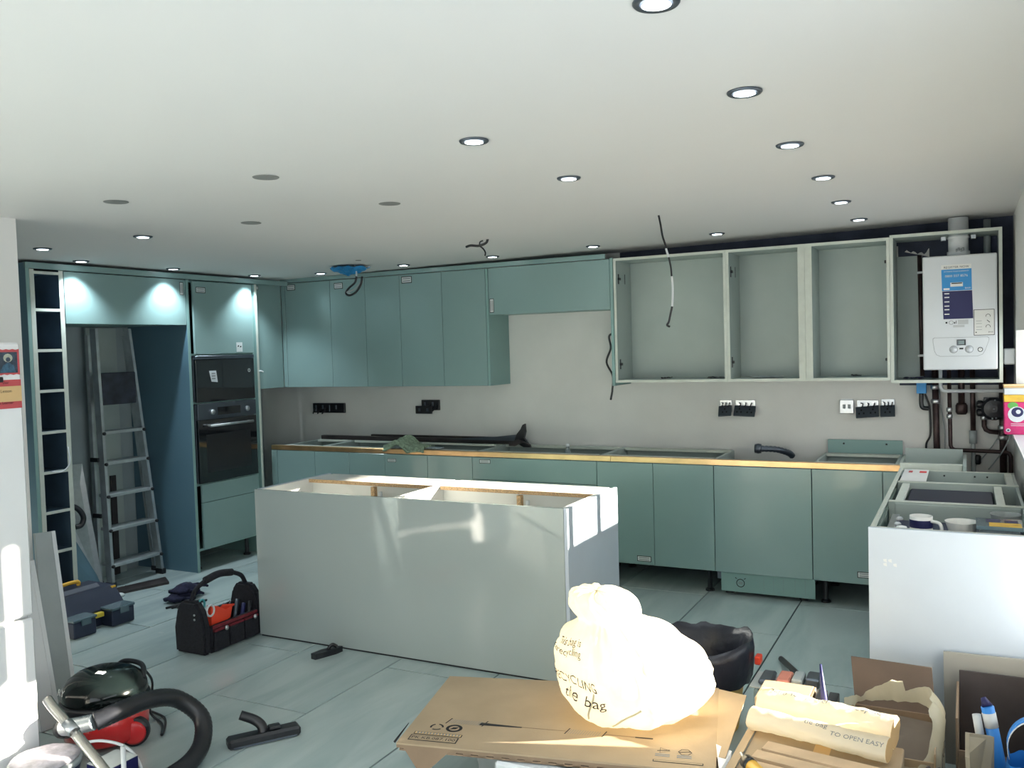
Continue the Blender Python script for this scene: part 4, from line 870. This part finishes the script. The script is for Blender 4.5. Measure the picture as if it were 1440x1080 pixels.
tube('hose', BLACK, t, [(-.70, -3.39, .255), (-.655, -3.31, .275), (-.65, -3.18, .27), (-.645, -3.05, .225), (-.58, -2.99, .14), (-.52, -3.04, .07), (-.475, -3.14, .04), (-.455, -3.26, .036), (-.47, -3.38, .036)], .036, 16, n=14, wave=.95)
tube('steel_section', ALU, t, [(-.85, -3.41, .215), (-.78, -3.42, .235), (-.70, -3.39, .255)], .032, 14, n=16, wave=.84, label='bright ribbed steel section'); tube('inlet_cuff', BLACK, t, [(-.985, -3.30, .14), (-.92, -3.37, .18), (-.85, -3.41, .215)], .036, 12)
t = thing('vacuum_wand', 'bent chrome vacuum wand leaning across the vacuum', 'wand', (-.4, -3.64, .2))
CHR = pm('chrome_tube', (.62, .58, .53), .22, .95, var=.05)
tube('tube', CHR, t, [(-.665, -3.60, .425), (-.63, -3.605, .405), (-.57, -3.61, .375), (-.53, -3.617, .357)], .017, 14); tube('collar', STEEL, t, [(-.545, -3.614, .364), (-.50, -3.62, .344)], .021, 14, False); tube('tube', CHR, t, [(-.50, -3.62, .344), (-.30, -3.65, .25), (-.02, -3.70, .12), (.18, -3.74, .02)], .017, 14)
t = thing('floor_nozzle', 'black vacuum floor nozzle lying on the tiles', 'nozzle', (-.4, -2.82, 0), R(55))
hb = bmbox(-.15, .15, -.035, .035, 0, .042, .010); obj('head', hb, BLACK, t, local=True); box('side_clip', BLACK, t, .02, .07, -.02, .02, .043, .058, .004, local=True); box('edge_plate', DSTEEL, t, -.13, .13, -.038, -.0355, .004, .012, 0, local=True)
tube('neck', BLACK, t, [(0, .0, .035), (-.008, .012, .065), (-.035, .03, .088), (-.085, .045, .112)], lambda s: .022-.002*s, 14, local=True)
# paint tub with crusted lid, cables
t = thing('paint_tub', 'dark blue tub with paint crusted lid in front of the vacuum', 'tub', (-.80, -3.52, 0))
lathe('tub', pm('deep_blue_plastic', (.015, .03, .09), .4), t, [(.10, 0), (.118, .12), (.120, .135)], (-.80, -3.53, 0), 30)
lathe('rim', PGREY, t, [(.124, .128), (.126, .148), (.118, .150)], (-.80, -3.53, 0), 30); lathe('lid', PAINTED, t, [(.116, .151), (.118, .160), (.10, .166), (.001, .168)], (-.80, -3.53, 0), 30, fn=lambda v, a, j: v+Vector((0, 0, .004*noise.noise(v*40))))
t = thing('carton', 'small dark carton with white printed top beside the paint tub', 'box', (-.60, -3.40, 0)); box('body', NAVY, t, -.665, -.545, -3.46, -3.33, 0, .128); box('top_print', PAPER, t, -.664, -.546, -3.459, -3.331, .1285, .131, 0)
tag(rebase(tube('white_cable', PWHITE, None, [(-.74, -3.42, .178), (-.69, -3.37, .175), (-.62, -3.33, .15), (-.575, -3.31, .10), (-.55, -3.31, .04), (-.53, -3.34, .007), (-.52, -3.37, .007)], .006, 8)), 'pale blue white cable trailing from the paint tub', 'cable')
tag(rebase(tube('white_rod', PWHITE, None, [(-.525, -3.41, .20), (-.52, -3.415, .0)], .009, 8, False)), 'short white plastic tube standing by the dark carton', 'tube')
tag(rebase(tube('black_flex', BLACK, None, [(-.50, -3.50, .006), (-.49, -3.47, .05), (-.475, -3.47, .11), (-.47, -3.49, .05), (-.48, -3.54, .006)], .004, 6)), 'thin black flex loop near the white tube', 'cable')

# ------------------------------------------------------------------ fridge freezer, magnets, leaning planks
t = thing('fridge_freezer', 'tall white fridge freezer with magnets beside the wall stub', 'fridge', (-1.28, -3.74, 0))
FRW = pm('fridge_white', (.80, .81, .83), .25, var=.015, coat=.2)
box('body', FRW, t, -1.59, -.985, -4.04, -3.443, .03, 1.70, .006); box('upper_door', FRW, t, -.982, -.95, -4.04, -3.443, .655, 1.70, .008); box('lower_door', FRW, t, -.982, -.95, -4.04, -3.443, .04, .643, .008); box('plinth', DSTEEL, t, -1.55, -1.0, -4.03, -3.455, 0, .0295, 0)
fx = -.9495
def fq(nm, m, par, y0, y1, z0, z1, e, th=.001, label=None): return poly(nm, m, par, [(fx+e, y0, z0), (fx+e, y1, z0), (fx+e, y1, z1), (fx+e, y0, z1)], (th, 0, 0), label=label)
t = thing('photo_magnet', 'red framed photo magnet of a figure in a pale hood', 'magnet', (fx, -3.53, 1.58))
wv = [(fx+.0004, -3.60+.148*k/12, 1.578+.003*(k % 2)) for k in range(13)]+[(fx+.0004, -3.452, 1.585+.085*k/4) for k in range(5)]+[(fx+.0004, -3.452-.148*k/12, 1.675-.003*(k % 2)) for k in range(13)]
poly('frame', REDP, t, wv, (.003, 0, 0)); pc = fq('picture', PICD, t, -3.592, -3.461, 1.586, 1.664, .0038)
poly('hood_shape', SKIN, pc, [(fx+.0052, -3.498+.018*math.cos(a*.5236), 1.642+.016*math.sin(a*.5236)) for a in range(12)], (.0006, 0, 0)); poly('face_shape', PICD, pc, [(fx+.0062, -3.498+.009*math.cos(a*.6283), 1.636+.009*math.sin(a*.6283)) for a in range(10)], (.0006, 0, 0))
poly('coat_shape', pm('picture_blue', (.04, .11, .18), .6, var=.4, scale=80), pc, [(fx+.0052, -3.53, 1.588), (fx+.0052, -3.47, 1.588), (fx+.0052, -3.478, 1.615), (fx+.0052, -3.498, 1.625), (fx+.0052, -3.518, 1.615)], (.0006, 0, 0))
t = thing('fridge_card', 'red and sand coloured card with handwriting on the fridge', 'card', (fx, -3.53, 1.43))
cd_ = fq('card', REDP, t, -3.61, -3.449, 1.452, 1.560, .0006); fq('sand_band', SANDP, cd_, -3.61, -3.449, 1.478, 1.536, .0022, .0006)
text('handwriting', 'Lesson', INK, cd_, lambda a, b: (fx+.0034, -3.53+a+.02, 1.513+b), .016); text('handwriting', 's Learner', INK, cd_, lambda a, b: (fx+.0034, -3.53+a+.02, 1.470+b), .014); text('handwriting', 'Dear', INK, cd_, lambda a, b: (fx+.0034, -3.53+a+.02, 1.546+b), .012)
tag(rebase(box('black_magnet', BLACK, None, fx+.0018, fx+.012, -3.545, -3.522, 1.552, 1.572, .003)), 'small black magnet holding the striped card', 'magnet')
def lean(nm, label, b0, b1, t0, t1, m, em, th=.018):
    t = thing(nm, label, 'board', ((b0[0]+b1[0])/2, (b0[1]+b1[1])/2, 0)); P = [Vector(b0), Vector(b1), Vector(t1), Vector(t0)]
    n = (P[1]-P[0]).cross(P[3]-P[0]).normalized()*th
    bd = poly('board', m, t, P, n); d = (P[1]-P[0]).normalized()
    poly('edge_strip', em, t, [P[1]+d*.001, P[1]+d*.02, P[2]+d*.02, P[2]+d*.001], n); return t
lean('leaning_board', 'pale grey panel with white edge leaning on the wall stub', (-1.49, -3.04, 0), (-1.48, -2.925, 0), (-1.578, -3.01, .835), (-1.572, -2.935, .83), PGREY, PWHITE)
lean('leaning_board', 'narrow white panel leaning in front of the grey one', (-1.38, -3.16, 0), (-1.37, -3.09, 0), (-1.56, -3.13, .72), (-1.55, -3.06, .72), PWHITE, PWHITE)

# ------------------------------------------------------------------ flattened carton on packaging, recycling sack
BT = .285
t = thing('flat_carton', 'large flattened kitchen carton lying on packaging under the recycling sack', 'carton', (.95, -2.72, BT-.03))
P = [Vector(p) for p in ((.35, -2.53, BT), (.50, -3.13, BT), (1.545, -2.905, BT), (1.385, -2.23, BT))]
ux = (P[2]-P[1]).normalized(); uy = (P[0]-P[1]).normalized()
tp = poly('top_sheet', CARD, t, [P[0], P[1], P[2], P[3]], (0, 0, -.006))
poly('lower_sheet', CARDD, t, [p+Vector((0, 0, -.02))+ux*.01 for p in P], (0, 0, -.006))
bm = bmesh.new(); n = 40
for k in range(n):
    a = P[1]+(P[2]-P[1])*(k/n); b = P[1]+(P[2]-P[1])*((k+1)/n); zz = -.006-.009*(k % 2)
    bmpoly([a+Vector((0, 0, -.0062)), b+Vector((0, 0, -.0062)), b+Vector((0, 0, zz-.011)), a+Vector((0, 0, zz-.011))], uy*.004, bm)
obj('ragged_edge', bm, CARDD, t)
poly('tucked_flap', CARDD, t, [P[1]+Vector((0, 0, -.007))+ux*.02, P[1]+ux*.20+Vector((0, 0, -.007)), P[1]+ux*.10+Vector((0, -.02, -.10))], uy*.005)
poly('dark_fold', INK, t, [P[1]-ux*.004+Vector((0, 0, .001)), P[1]-ux*.012+uy*.16+Vector((0, 0, .001)), P[1]-ux*.03+uy*.05+Vector((0, 0, -.02))], (0, 0, -.003))
ff = poly('end_flap', CARD, t, [P[3]-uy*.02, P[2]+uy*.10, P[2]+uy*.08+ux*.03+Vector((0, 0, .01)), P[3]-uy*.14+ux*.10+Vector((0, 0, .03))], (0, 0, .004))
fb = poly('front_flap', PWHITE, t, [P[2]+uy*.19+Vector((0, 0, .002)), P[2]+ux*.01+Vector((0, 0, .002)), P[2]+ux*.03-uy*.03+Vector((0, 0, -.03)), P[2]+ux*.05+uy*.13+Vector((0, 0, .01))], (0, 0, .004))
O1 = P[1]
def cf(x, y, e=.0005): v = O1+ux*x+uy*y; return (v.x, v.y, BT+e)
def cq(nm, m, x0, x1, y0, y1, e=.0005): return poly(nm, m, tp, [cf(x0, y0, e), cf(x1, y0, e), cf(x1, y1, e), cf(x0, y1, e)], (0, 0, .0004))
cq('code_border', INK, .03, .205, .03, .072); cq('code_field', CARD, .034, .201, .034, .068, .0011); text('code_text', 'PK.KB.087.100', INK, tp, lambda a, b: cf(.1175+a, .0415+b, .0020), .0265)
cq('strip_border', INK, .035, .21, .078, .098); cq('strip_field', SANDP, .038, .207, .081, .095, .0011)
for k in range(14): cq('hatch', INKG, .046+k*.0115, .053+k*.0115, .083, .093, .0016)
for k in range(3): ring('recycle_arrow', INK, tp, lambda a, b: cf(.10+a, .145+b, .0008), .018, .025, 8, a0=120*k, a1=120*k+85)
ring('dot_mark', INK, tp, lambda a, b: cf(.165+a, .145+b, .0008), .019, .030); poly('dot_arrow', INK, tp, [cf(.152, .135), cf(.172, .140), cf(.180, .155), cf(.160, .152)], (0, 0, .0005))
for x in (.12, .255, .555, .685): poly('slash', INK, tp, [cf(x, .18), cf(x+.004, .18), cf(x+.016, .225), cf(x+.012, .225)], (0, 0, .0004))
for x0, x1 in ((.125, .255), (.56, .685)):
    for k in range(13): x = x0+.006+k*(x1-x0-.012)/13; poly('hatch', INKG, tp, [cf(x, .185), cf(x+.002, .185), cf(x+.01, .218), cf(x+.008, .218)], (0, 0, .0003))
poly('tear', INK, tp, [cf(.245, .19), cf(.31, .192), cf(.40, .196), cf(.40, .202), cf(.31, .206), cf(.25, .21)], (0, 0, .0006)); cq('crease', CARDD, .40, .56, .2, .2022); cq('crease', CARDD, .69, .80, .2, .2022); cq('tear', INK, .80, .86, .196, .203)
for x in (.93, 1.0):
    ring('handling_mark', INK, tp, lambda a, b: cf(x-.03+a, .12+b, .0008), .020, .023, 3+int(x > .95)*3); poly('handling_stroke', INK, tp, [cf(x-.05, .115), cf(x-.01, .125), cf(x-.01, .128), cf(x-.05, .118)], (0, 0, .0004)); 
    for q in range(2): cq('print_line', INKG, x-.055, x-.008, .078+.012*q, .084+.012*q)
cq('strip_border', INK, .87, 1.03, .038, .052); cq('strip_field', CARD, .873, 1.027, .041, .049, .0011)
text('flap_code', 'KB7', INK, fb, lambda a, b: tuple(P[2]+ux*.062+uy*(.05+a)+Vector((0, 0, .004))+ux*(-b)), .04)
# packaging under the carton
t = thing('packaging_heap', 'crumpled pale plastic sheeting heaped under the flattened carton', 'plastic sheeting', (.85, -2.75, 0))
def heap(u, v):
    a = u*2*math.pi; n = nv((math.cos(a)*2, math.sin(a)*2, v*3)); rr = (.27+.08*n.x)*(1-.35*v)
    return (.92+rr*1.25*math.cos(a), -2.70+rr*.70*math.sin(a), (.258-.02*abs(n.y))*v)
grid('sheeting', BAGG, t, heap, 60, 12); grid('sheeting_top', BAGG, t, lambda u, v: (.92+(.27+.02)*.75*v*math.cos(u*6.2832), -2.70+.2*.70*v*math.sin(u*6.2832), .255-.02*v), 24, 3)
tag(rebase(box('foam_block', PWHITE, None, .84, 1.42, -3.06, -3.0, .0, .255, .01)), 'white foam packing block under the front carton edge', 'packing block')
tag(rebase(box('dark_tray', NAVYF, None, .56, .80, -3.12, -2.98, 0, .10, .01)), 'dark tray on the floor under the carton corner', 'tray')
# sack
sx, sy, sz = 1.145, -2.585, BT+.002
prof = [(.02, 0), (.14, .004), (.215, .035), (.262, .095), (.275, .155), (.268, .215), (.240, .265), (.190, .305), (.140, .33), (.112, .348), (.104, .365), (.112, .39), (.116, .42), (.100, .445), (.06, .456), (.002, .45)]
# resample profile smoothly
pf = [(p.x, p.y) for p in spline([(r, z, 0) for r, z in prof], 6)]
def fold(a, z):
    p = Vector((math.cos(a)*3.2, math.sin(a)*3.2, z*9+1.7)); return .055*(.5-abs(noise.noise(p)))+.03*(.4-abs(noise.noise(p*2.6)))-.02
rv = Vector((.888, .459, 0))
def sack(v, a, j):
    z = pf[j][1]; r = max(pf[j][0], .001); n = noise.noise(Vector((math.cos(a)*2.2, math.sin(a)*2.2, z*7)))
    cr = noise.noise(Vector((math.cos(a)*7, math.sin(a)*7, z*12+4)))
    pl = math.sin(a*11+z*9)*.05*max(0, min(1, (z-.25)/.1))
    k = 1+.12*n+.04*cr+pl+fold(a, z)
    sh = -.10*max(0, (z-.16)/.28)**1.1
    return Vector((v.x*k, v.y*k, z+.012*cr*(z > .02)))+rv*(sh+.03*(1-abs(z-.16)/.28))
t = thing('recycling_sack', 'full tied recycling sack glowing in sunlight on the carton', 'sack', (sx, sy, sz))
bgm = bmlathe(pf, (sx, sy, sz), 128, sack); sk = obj('sack', bgm, BAG, t, smooth=True)
def sackpt(ang, z, e=.004):
    # interpolate the profile at z on the rising side
    for j in range(len(pf)-1):
        if pf[j][1] <= z <= pf[j+1][1]: break
    f_ = (z-pf[j][1])/max(1e-6, pf[j+1][1]-pf[j][1]); r = pf[j][0]+(pf[j+1][0]-pf[j][0])*f_+e
    n = noise.noise(Vector((math.cos(ang)*2.2, math.sin(ang)*2.2, z*7))); cr = noise.noise(Vector((math.cos(ang)*7, math.sin(ang)*7, z*12+4)))
    k = 1+.12*n+.04*cr+fold(ang, z)+math.sin(ang*11+z*9)*.05*max(0, min(1, (z-.25)/.1)); sh = -.10*max(0, (z-.16)/.28)**1.1
    v = Vector((r*k*math.cos(ang), r*k*math.sin(ang), z+.012*cr))+rv*(sh+.03*(1-abs(z-.16)/.28)); return tuple(v+Vector((sx, sy, sz)))
A0 = math.atan2(-.888, .459)-1.02
for s, z, off, size in (('RECYCLING', .165, .0, .042), ('the', .115, -.02, .056), ('bag', .110, .36, .056), ('This bag is', .29, -.05, .030), ('for recycling', .262, -.08, .030)):
    text('printed_words', s, INK, sk, lambda a, b, z=z, off=off: sackpt(A0+off+a/.26, z+b), size)
for a0, z0, a1, z1 in ((.55, .03, .95, .12), (.25, .06, .35, .16)):
    tube('crease_fold', pm('shadow_plastic', (.5, .46, .34), .5), sk, [sackpt(A0+a0+(a1-a0)*k/5, z0+(z1-z0)*k/5, .001) for k in range(6)], .0035, 6)
# bucket with liner
bx, by_ = 1.245, -1.93
t = thing('lined_bucket', 'yellow bucket lined with a shiny black bin bag', 'bucket', (bx, by_, 0))
lathe('bucket', YELLOW, t, [(.135, 0), (.14, .005), (.176, .29), (.182, .29), (.182, .30), (.172, .30), (.13, .012), (.001, .012)], (bx, by_, 0), 36)
def lin(v, a, j):
    n = noise.noise(Vector((math.cos(a)*4, math.sin(a)*4, v.z*9))); pl = math.sin(a*17+v.z*20)*.012
    k = 1+.03*n+pl*(.4 if v.z < .3 and j < 4 else 1)*.8; return Vector((v.x*k, v.y*k, v.z+.016*n+.012*math.sin(a*2+1)))
lathe('liner', BAGB, t, [(.002, .05), (.12, .055), (.142, .2), (.156, .29), (.186, .352), (.202, .381), (.206, .382), (.209, .34), (.206, .27), (.199, .215)], (bx, by_, 0), 60, fn=lin, close=False)
box('orange_clip', ORANGE, t, bx+.212, bx+.236, by_+.0, by_+.05, .285, .32, .004)
tag(rebase(tube('wooden_stick', DWOOD, None, [(1.40, -1.05, .012), (1.57, -1.50, .10), (1.66, -1.72, .15)], .014, 8, False)), 'dark wooden handle lying on the floor behind the bucket', 'stick')

# ------------------------------------------------------------------ rubbish at lower right
t = thing('support_carton', 'closed brown carton under the wooden strips and rolled sacks', 'carton', (1.78, -2.72, 0)); box('body', CARD, t, 1.60, 2.06, -3.06, -2.53, 0, .300, .004); box('tape', SANDP, t, 1.80, 1.85, -3.0605, -2.5295, .3005, .3015, 0); poly('open_flap', CARD, t, [(1.60, -3.06, .30), (1.60, -2.55, .30), (1.57, -2.57, .29), (1.565, -3.03, .285)], (0, 0, .005))
def woods(i, p0, p1, w, th, z, label):
    p0, p1 = Vector((*p0, z)), Vector((*p1, z)); d = (p1-p0).normalized(); s = Vector((-d.y, d.x, 0))*w/2
    tag(rebase(poly('wood_strip', PINE, None, [p0-s, p1-s, p1+s, p0+s], (0, 0, th))), label, 'wood strip')
woods(0, (1.66, -2.728), (2.03, -2.782), .06, .02, .302, 'widest pale wood strip, lying uppermost beside the rolled sacks')
woods(1, (1.64, -2.795), (1.99, -2.845), .055, .018, .302, 'middle pale wood strip on the support carton')
woods(2, (1.63, -2.855), (1.97, -2.905), .04, .014, .302, 'narrow pale wood strip nearest the screwdriver')
def rollfn(c0, c1, r, seed, nm, label, txt):
    c0, c1 = Vector(c0), Vector(c1); d = (c1-c0); L_ = d.length; d.normalize(); s = Vector((-d.y, d.x, 0)); up = Vector((0, 0, 1))
    t = thing(nm, label, 'sack roll', tuple((c0+c1)/2-Vector((0, 0, r))))
    def pt(u, a, e=0):
        n = noise.noise(Vector((u*5+seed, math.cos(a)*1.5, math.sin(a)*1.5))); rr = (r+e)*(1+.16*n+.10*noise.noise(Vector((u*14+seed, math.cos(a)*4, math.sin(a)*4))))
        return c0+d*(u*L_)+(s*math.cos(a)+up*math.sin(a)*.75)*rr
    grid('roll', BAG, t, lambda u, v: pt(u, v*2*math.pi), 40, 22)
    for q in (0, 1): poly('roll_end', SANDP, t, [pt(q, k*2*math.pi/14)*1 for k in range(14)], d*(.001 if q else -.001))
    for s_, u0, a0, sz in txt: text('printed_words', s_, INKG, t.children[0], lambda a, b, u0=u0, a0=a0: tuple(pt(u0+a/L_, a0-b/r, .002)), sz)
    return t
rollfn((1.60, -2.478, .360), (2.035, -2.548, .356), .062, 3, 'sack_roll', 'rear roll of printed recycling sacks on the support carton', [('for recycling', .42, 1.75, .032), ('pallo', .14, 1.75, .032), ('recycle', .80, 1.75, .034)])
rollfn((1.59, -2.600, .350), (2.025, -2.672, .347), .046, 8, 'sack_roll', 'thinner front roll of printed sacks beside the wood strips', [('tie bag', .5, 2.0, .028), ('TO OPEN EASY', .80, 2.5, .024)])
t = thing('screwdriver', 'yellow handled screwdriver with black collar on the support carton', 'screwdriver', (1.68, -2.93, .302)); tube('handle', YELLOW, t, [(1.655, -2.90, .325), (1.70, -2.955, .325), (1.74, -3.0, .325)], .021, 12, False); tube('collar', BLACK, t, [(1.632, -2.872, .325), (1.655, -2.90, .325)], .022, 12, False); tube('shaft', STEEL, t, [(1.61, -2.846, .335), (1.632, -2.872, .327)], .006, 8, False)
tag(rebase(tube('green_pen', GREENP, None, [(1.80, -2.91, .309), (1.90, -2.945, .309)], .007, 8, False)), 'short green topped pen on the support carton', 'pen')
# upright brown carton, black sheets, tray of tools
t = thing('brown_carton', 'upright small brown carton behind the rolled sacks', 'carton', (1.63, -2.27, 0)); box('body', CARD, t, 1.555, 1.735, -2.385, -2.20, 0, .335, .003); box('lid_flap', CARDD, t, 1.735, 1.742, -2.38, -2.205, .20, .334, 0); q = poly('white_label', PWHITE, t, [(1.56, -2.3865, .27), (1.61, -2.3865, .275), (1.60, -2.3865, .33), (1.57, -2.3865, .325)], (0, -.0006, 0)); ring('label_mark', NAVY, q, lambda a, b: (1.587+a, -2.3885, .30+b), .008, .012)
for k in range(2): tag(rebase(box('black_folder', BLACK, None, 1.752+.04*k, 1.786+.04*k, -2.36, -2.22, 0, .335-.004*k, .003)), ['upright black folder touching the brown carton', 'upright black folder next to the blue pencil'][k], 'folder')
t = thing('tool_tray', 'clear plastic tray of pink and grey tools behind the brown carton', 'tray', (1.60, -2.08, 0)); box('tray', GLASSP, t, 1.50, 1.74, -2.17, -2.02, 0, .285, .02); box('stand', PGREY, t, 1.49, 1.75, -2.18, -2.01, .2855, .293)
for k, (m, x, w) in enumerate(((DSTEEL, 1.52, .05), (pm('salmon_plastic', (.60, .22, .16), .5), 1.585, .05), (PGREY, 1.64, .04), (DSTEEL, 1.69, .05))): tag(rebase(box('small_tool', m, None, x, x+w, -2.16+.01*k, -2.04, .294, .315+.006*k, .006)), ['dark grey tool case at the tray end', 'salmon pink tool handle in the tray', 'pale grey battery block in the tray', 'dark battery pack at the far end of the tray'][k], 'tool')
tag(rebase(tube('blue_pen', NAVY, None, [(1.80, -2.42, .0), (1.80, -2.42, .38), (1.79, -2.42, .50)], lambda s: .011-.009*max(0, s-.75)*4*.8, 10, False)), 'tall blue and white pencil standing beside the black folders', 'pencil')
# open carton inside clear sack
t = thing('open_carton', 'open brown carton with raised flap inside a clear sack', 'carton', (2.0, -2.25, 0))
box('base', CARDD, t, 1.865, 2.145, -2.47, -2.14, 0, .008); box('wall', CARD, t, 1.86, 1.866, -2.47, -2.14, 0, .27); box('wall', CARD, t, 2.144, 2.15, -2.47, -2.14, 0, .27); box('wall', CARDD, t, 1.867, 2.143, -2.146, -2.14, 0, .27); box('wall', CARD, t, 1.867, 2.143, -2.47, -2.464, 0, .24)
poly('raised_flap', pm('shaded_brown_card', (.12, .085, .065), .9, var=.12), t, [(1.87, -2.141, .27), (2.14, -2.141, .27), (2.125, -2.03, .40), (1.845, -2.03, .405)], (0, .005, .002)); poly('inner_sheet', pm('shaded_inner_card', (.17, .14, .115), .9, var=.15), t, [(1.87, -2.455, .20), (2.14, -2.45, .16), (2.14, -2.15, .24), (1.87, -2.15, .26)], (0, 0, .004))  # shadow-side shade put into the flap and inner sheet colours
def csk(u, v):
    a = R(-170)+u*R(340); n = nv((math.cos(a)*3, math.sin(a)*3, v*4)); m = noise.noise(Vector((math.cos(a)*9, math.sin(a)*9, v*2)))
    c, d = math.cos(a), math.sin(a); q = (abs(c)**4+abs(d)**4)**-.25
    hh = .24+.17*max(0, math.cos(a-R(35)))**.8+.07*max(0, math.cos(a-R(165)))
    fl_ = max(0, v-.75)*4
    return (2.005+q*c*(.165+.014*n.x*v+.004*m-.04*fl_*max(0, c)), -2.305+q*d*(.188+.014*n.y*v+.004*m-.015*fl_), .004+hh*(v-.10*fl_*fl_*(c > .2))+.010*n.z*v+.004*m*v)
t = thing('clear_sack', 'clear printed sack folded open around the brown carton', 'sack', (2.0, -2.3, 0)); sk2 = grid('sack', BAGC, t, csk, 110, 20)
for s_, a_, z_, sz in (('recycle', .72, .62, .05), ('this sack', .70, .38, .04)): text('printed_words', s_, INK, sk2, lambda a, b, a_=a_, z_=z_: tuple(Vector(csk(a_-.30+a*1.0, z_+b*3))+Vector((.002, -.004, 0))), sz)
t = thing('black_rubble_sack', 'torn black plastic sack slumped in front of the open carton', 'sack', (2.05, -2.72, 0))
def brs(u, v):
    a = u*2*math.pi; n = nv((math.cos(a)*2.5, math.sin(a)*2.5, v*5)); r = (.088+.015*n.x)*math.cos(v*1.45)**.6+.002
    return (2.158+r*1.0*math.cos(a), -2.70+r*1.25*math.sin(a), .31*math.sin(v*1.5708)+.02*n.z*v)
grid('sack', BAGB, t, brs, 44, 14)
# far right: grey board, dark box, card, blue strap, spray
tag(rebase(poly('grey_board', CARDG, None, [(2.165, -1.90, 0), (2.49, -1.90, 0), (2.49, -1.872, .425), (2.16, -1.872, .42)], (0, -.012, 0))), 'pale grey board leaning on the peninsula end panel', 'board')
t = thing('dark_storage_box', 'dark open cardboard box in front of the grey board', 'box', (2.34, -2.1, 0)); box('base', CARDD, t, 2.215, 2.485, -2.28, -1.94, 0, .008)
for a in ((2.205, 2.213, -2.29, -1.93), (2.487, 2.495, -2.29, -1.93)): box('wall', CARDD, t, *a, 0, .33)
box('wall', pm('dark_brown_card', (.06, .05, .05), .9, var=.2), t, 2.214, 2.486, -1.938, -1.93, 0, .375); box('wall', CARDD, t, 2.214, 2.486, -2.29, -2.282, 0, .22)
tag(rebase(poly('card_divider', pm('tan_card', (.31, .27, .20), .9, var=.15), None, [(2.255, -2.72, .0), (2.30, -2.56, .0), (2.305, -2.42, .34), (2.235, -2.47, .36), (2.235, -2.60, .335)], (.012, -.006, 0))), 'bent grey card sheet standing between clear sack and blue bag', 'card')
t = thing('spray_tube', 'blue and white tube leaning on the dark open box', 'tube', (2.37, -2.36, 0)); tube('body', BLUEB, t, [(2.30, -2.33, .40), (2.33, -2.345, .24), (2.372, -2.36, .004)], .02, 12, False); tube('white_band', PWHITE, t, [(2.3035, -2.332, .381), (2.312, -2.336, .335)], .0212, 12, False); tube('nozzle', NAVY, t, [(2.288, -2.318, .424), (2.30, -2.33, .40)], lambda s: .008+.01*s, 10, False); tube('white_body', PWHITE, t, [(2.268, -2.335, .37), (2.283, -2.345, .27)], .014, 10, False)
t = thing('blue_strap_bag', 'bright blue shopping bag handle with white stripe', 'bag', (2.42, -2.45, 0))
def strap(u, v):
    a = R(200)-u*R(230); r = .085; return (2.435+r*math.cos(a), -2.48+(v-.5)*.035, .345+r*1.15*math.sin(a))
grid('strap', BLUEB, t, strap, 24, 3, .004); grid('strap_stripe', PWHITE, t, lambda u, v: tuple(Vector(strap(u, .35+.3*v))*1+Vector((0, -.02, -.003))), 24, 2, .002)
def bbg(u, v):
    a = u*2*math.pi; n = nv((math.cos(a)*2, math.sin(a)*2, v*3)); r = .085+.02*n.x; return (2.415+r*.8*math.cos(a), -2.49+r*.85*math.sin(a), .305*v+.02*n.z*v)
grid('bag', BLUEB, t, bbg, 36, 10)
def tsk(u, v):
    n = nv((u*4, v*4, 9)); return (2.30+.19*u+.02*n.x, -2.625-.10*v+.02*n.y, .30-.30*v*(.6+.4*v)-.10*u*(1-u)+.03*n.z)
tag(rebase(grid('tan_sack', BAGC, None, tsk, 24, 16, .003)), 'crumpled tan plastic sack hanging over the blue bag', 'sack')
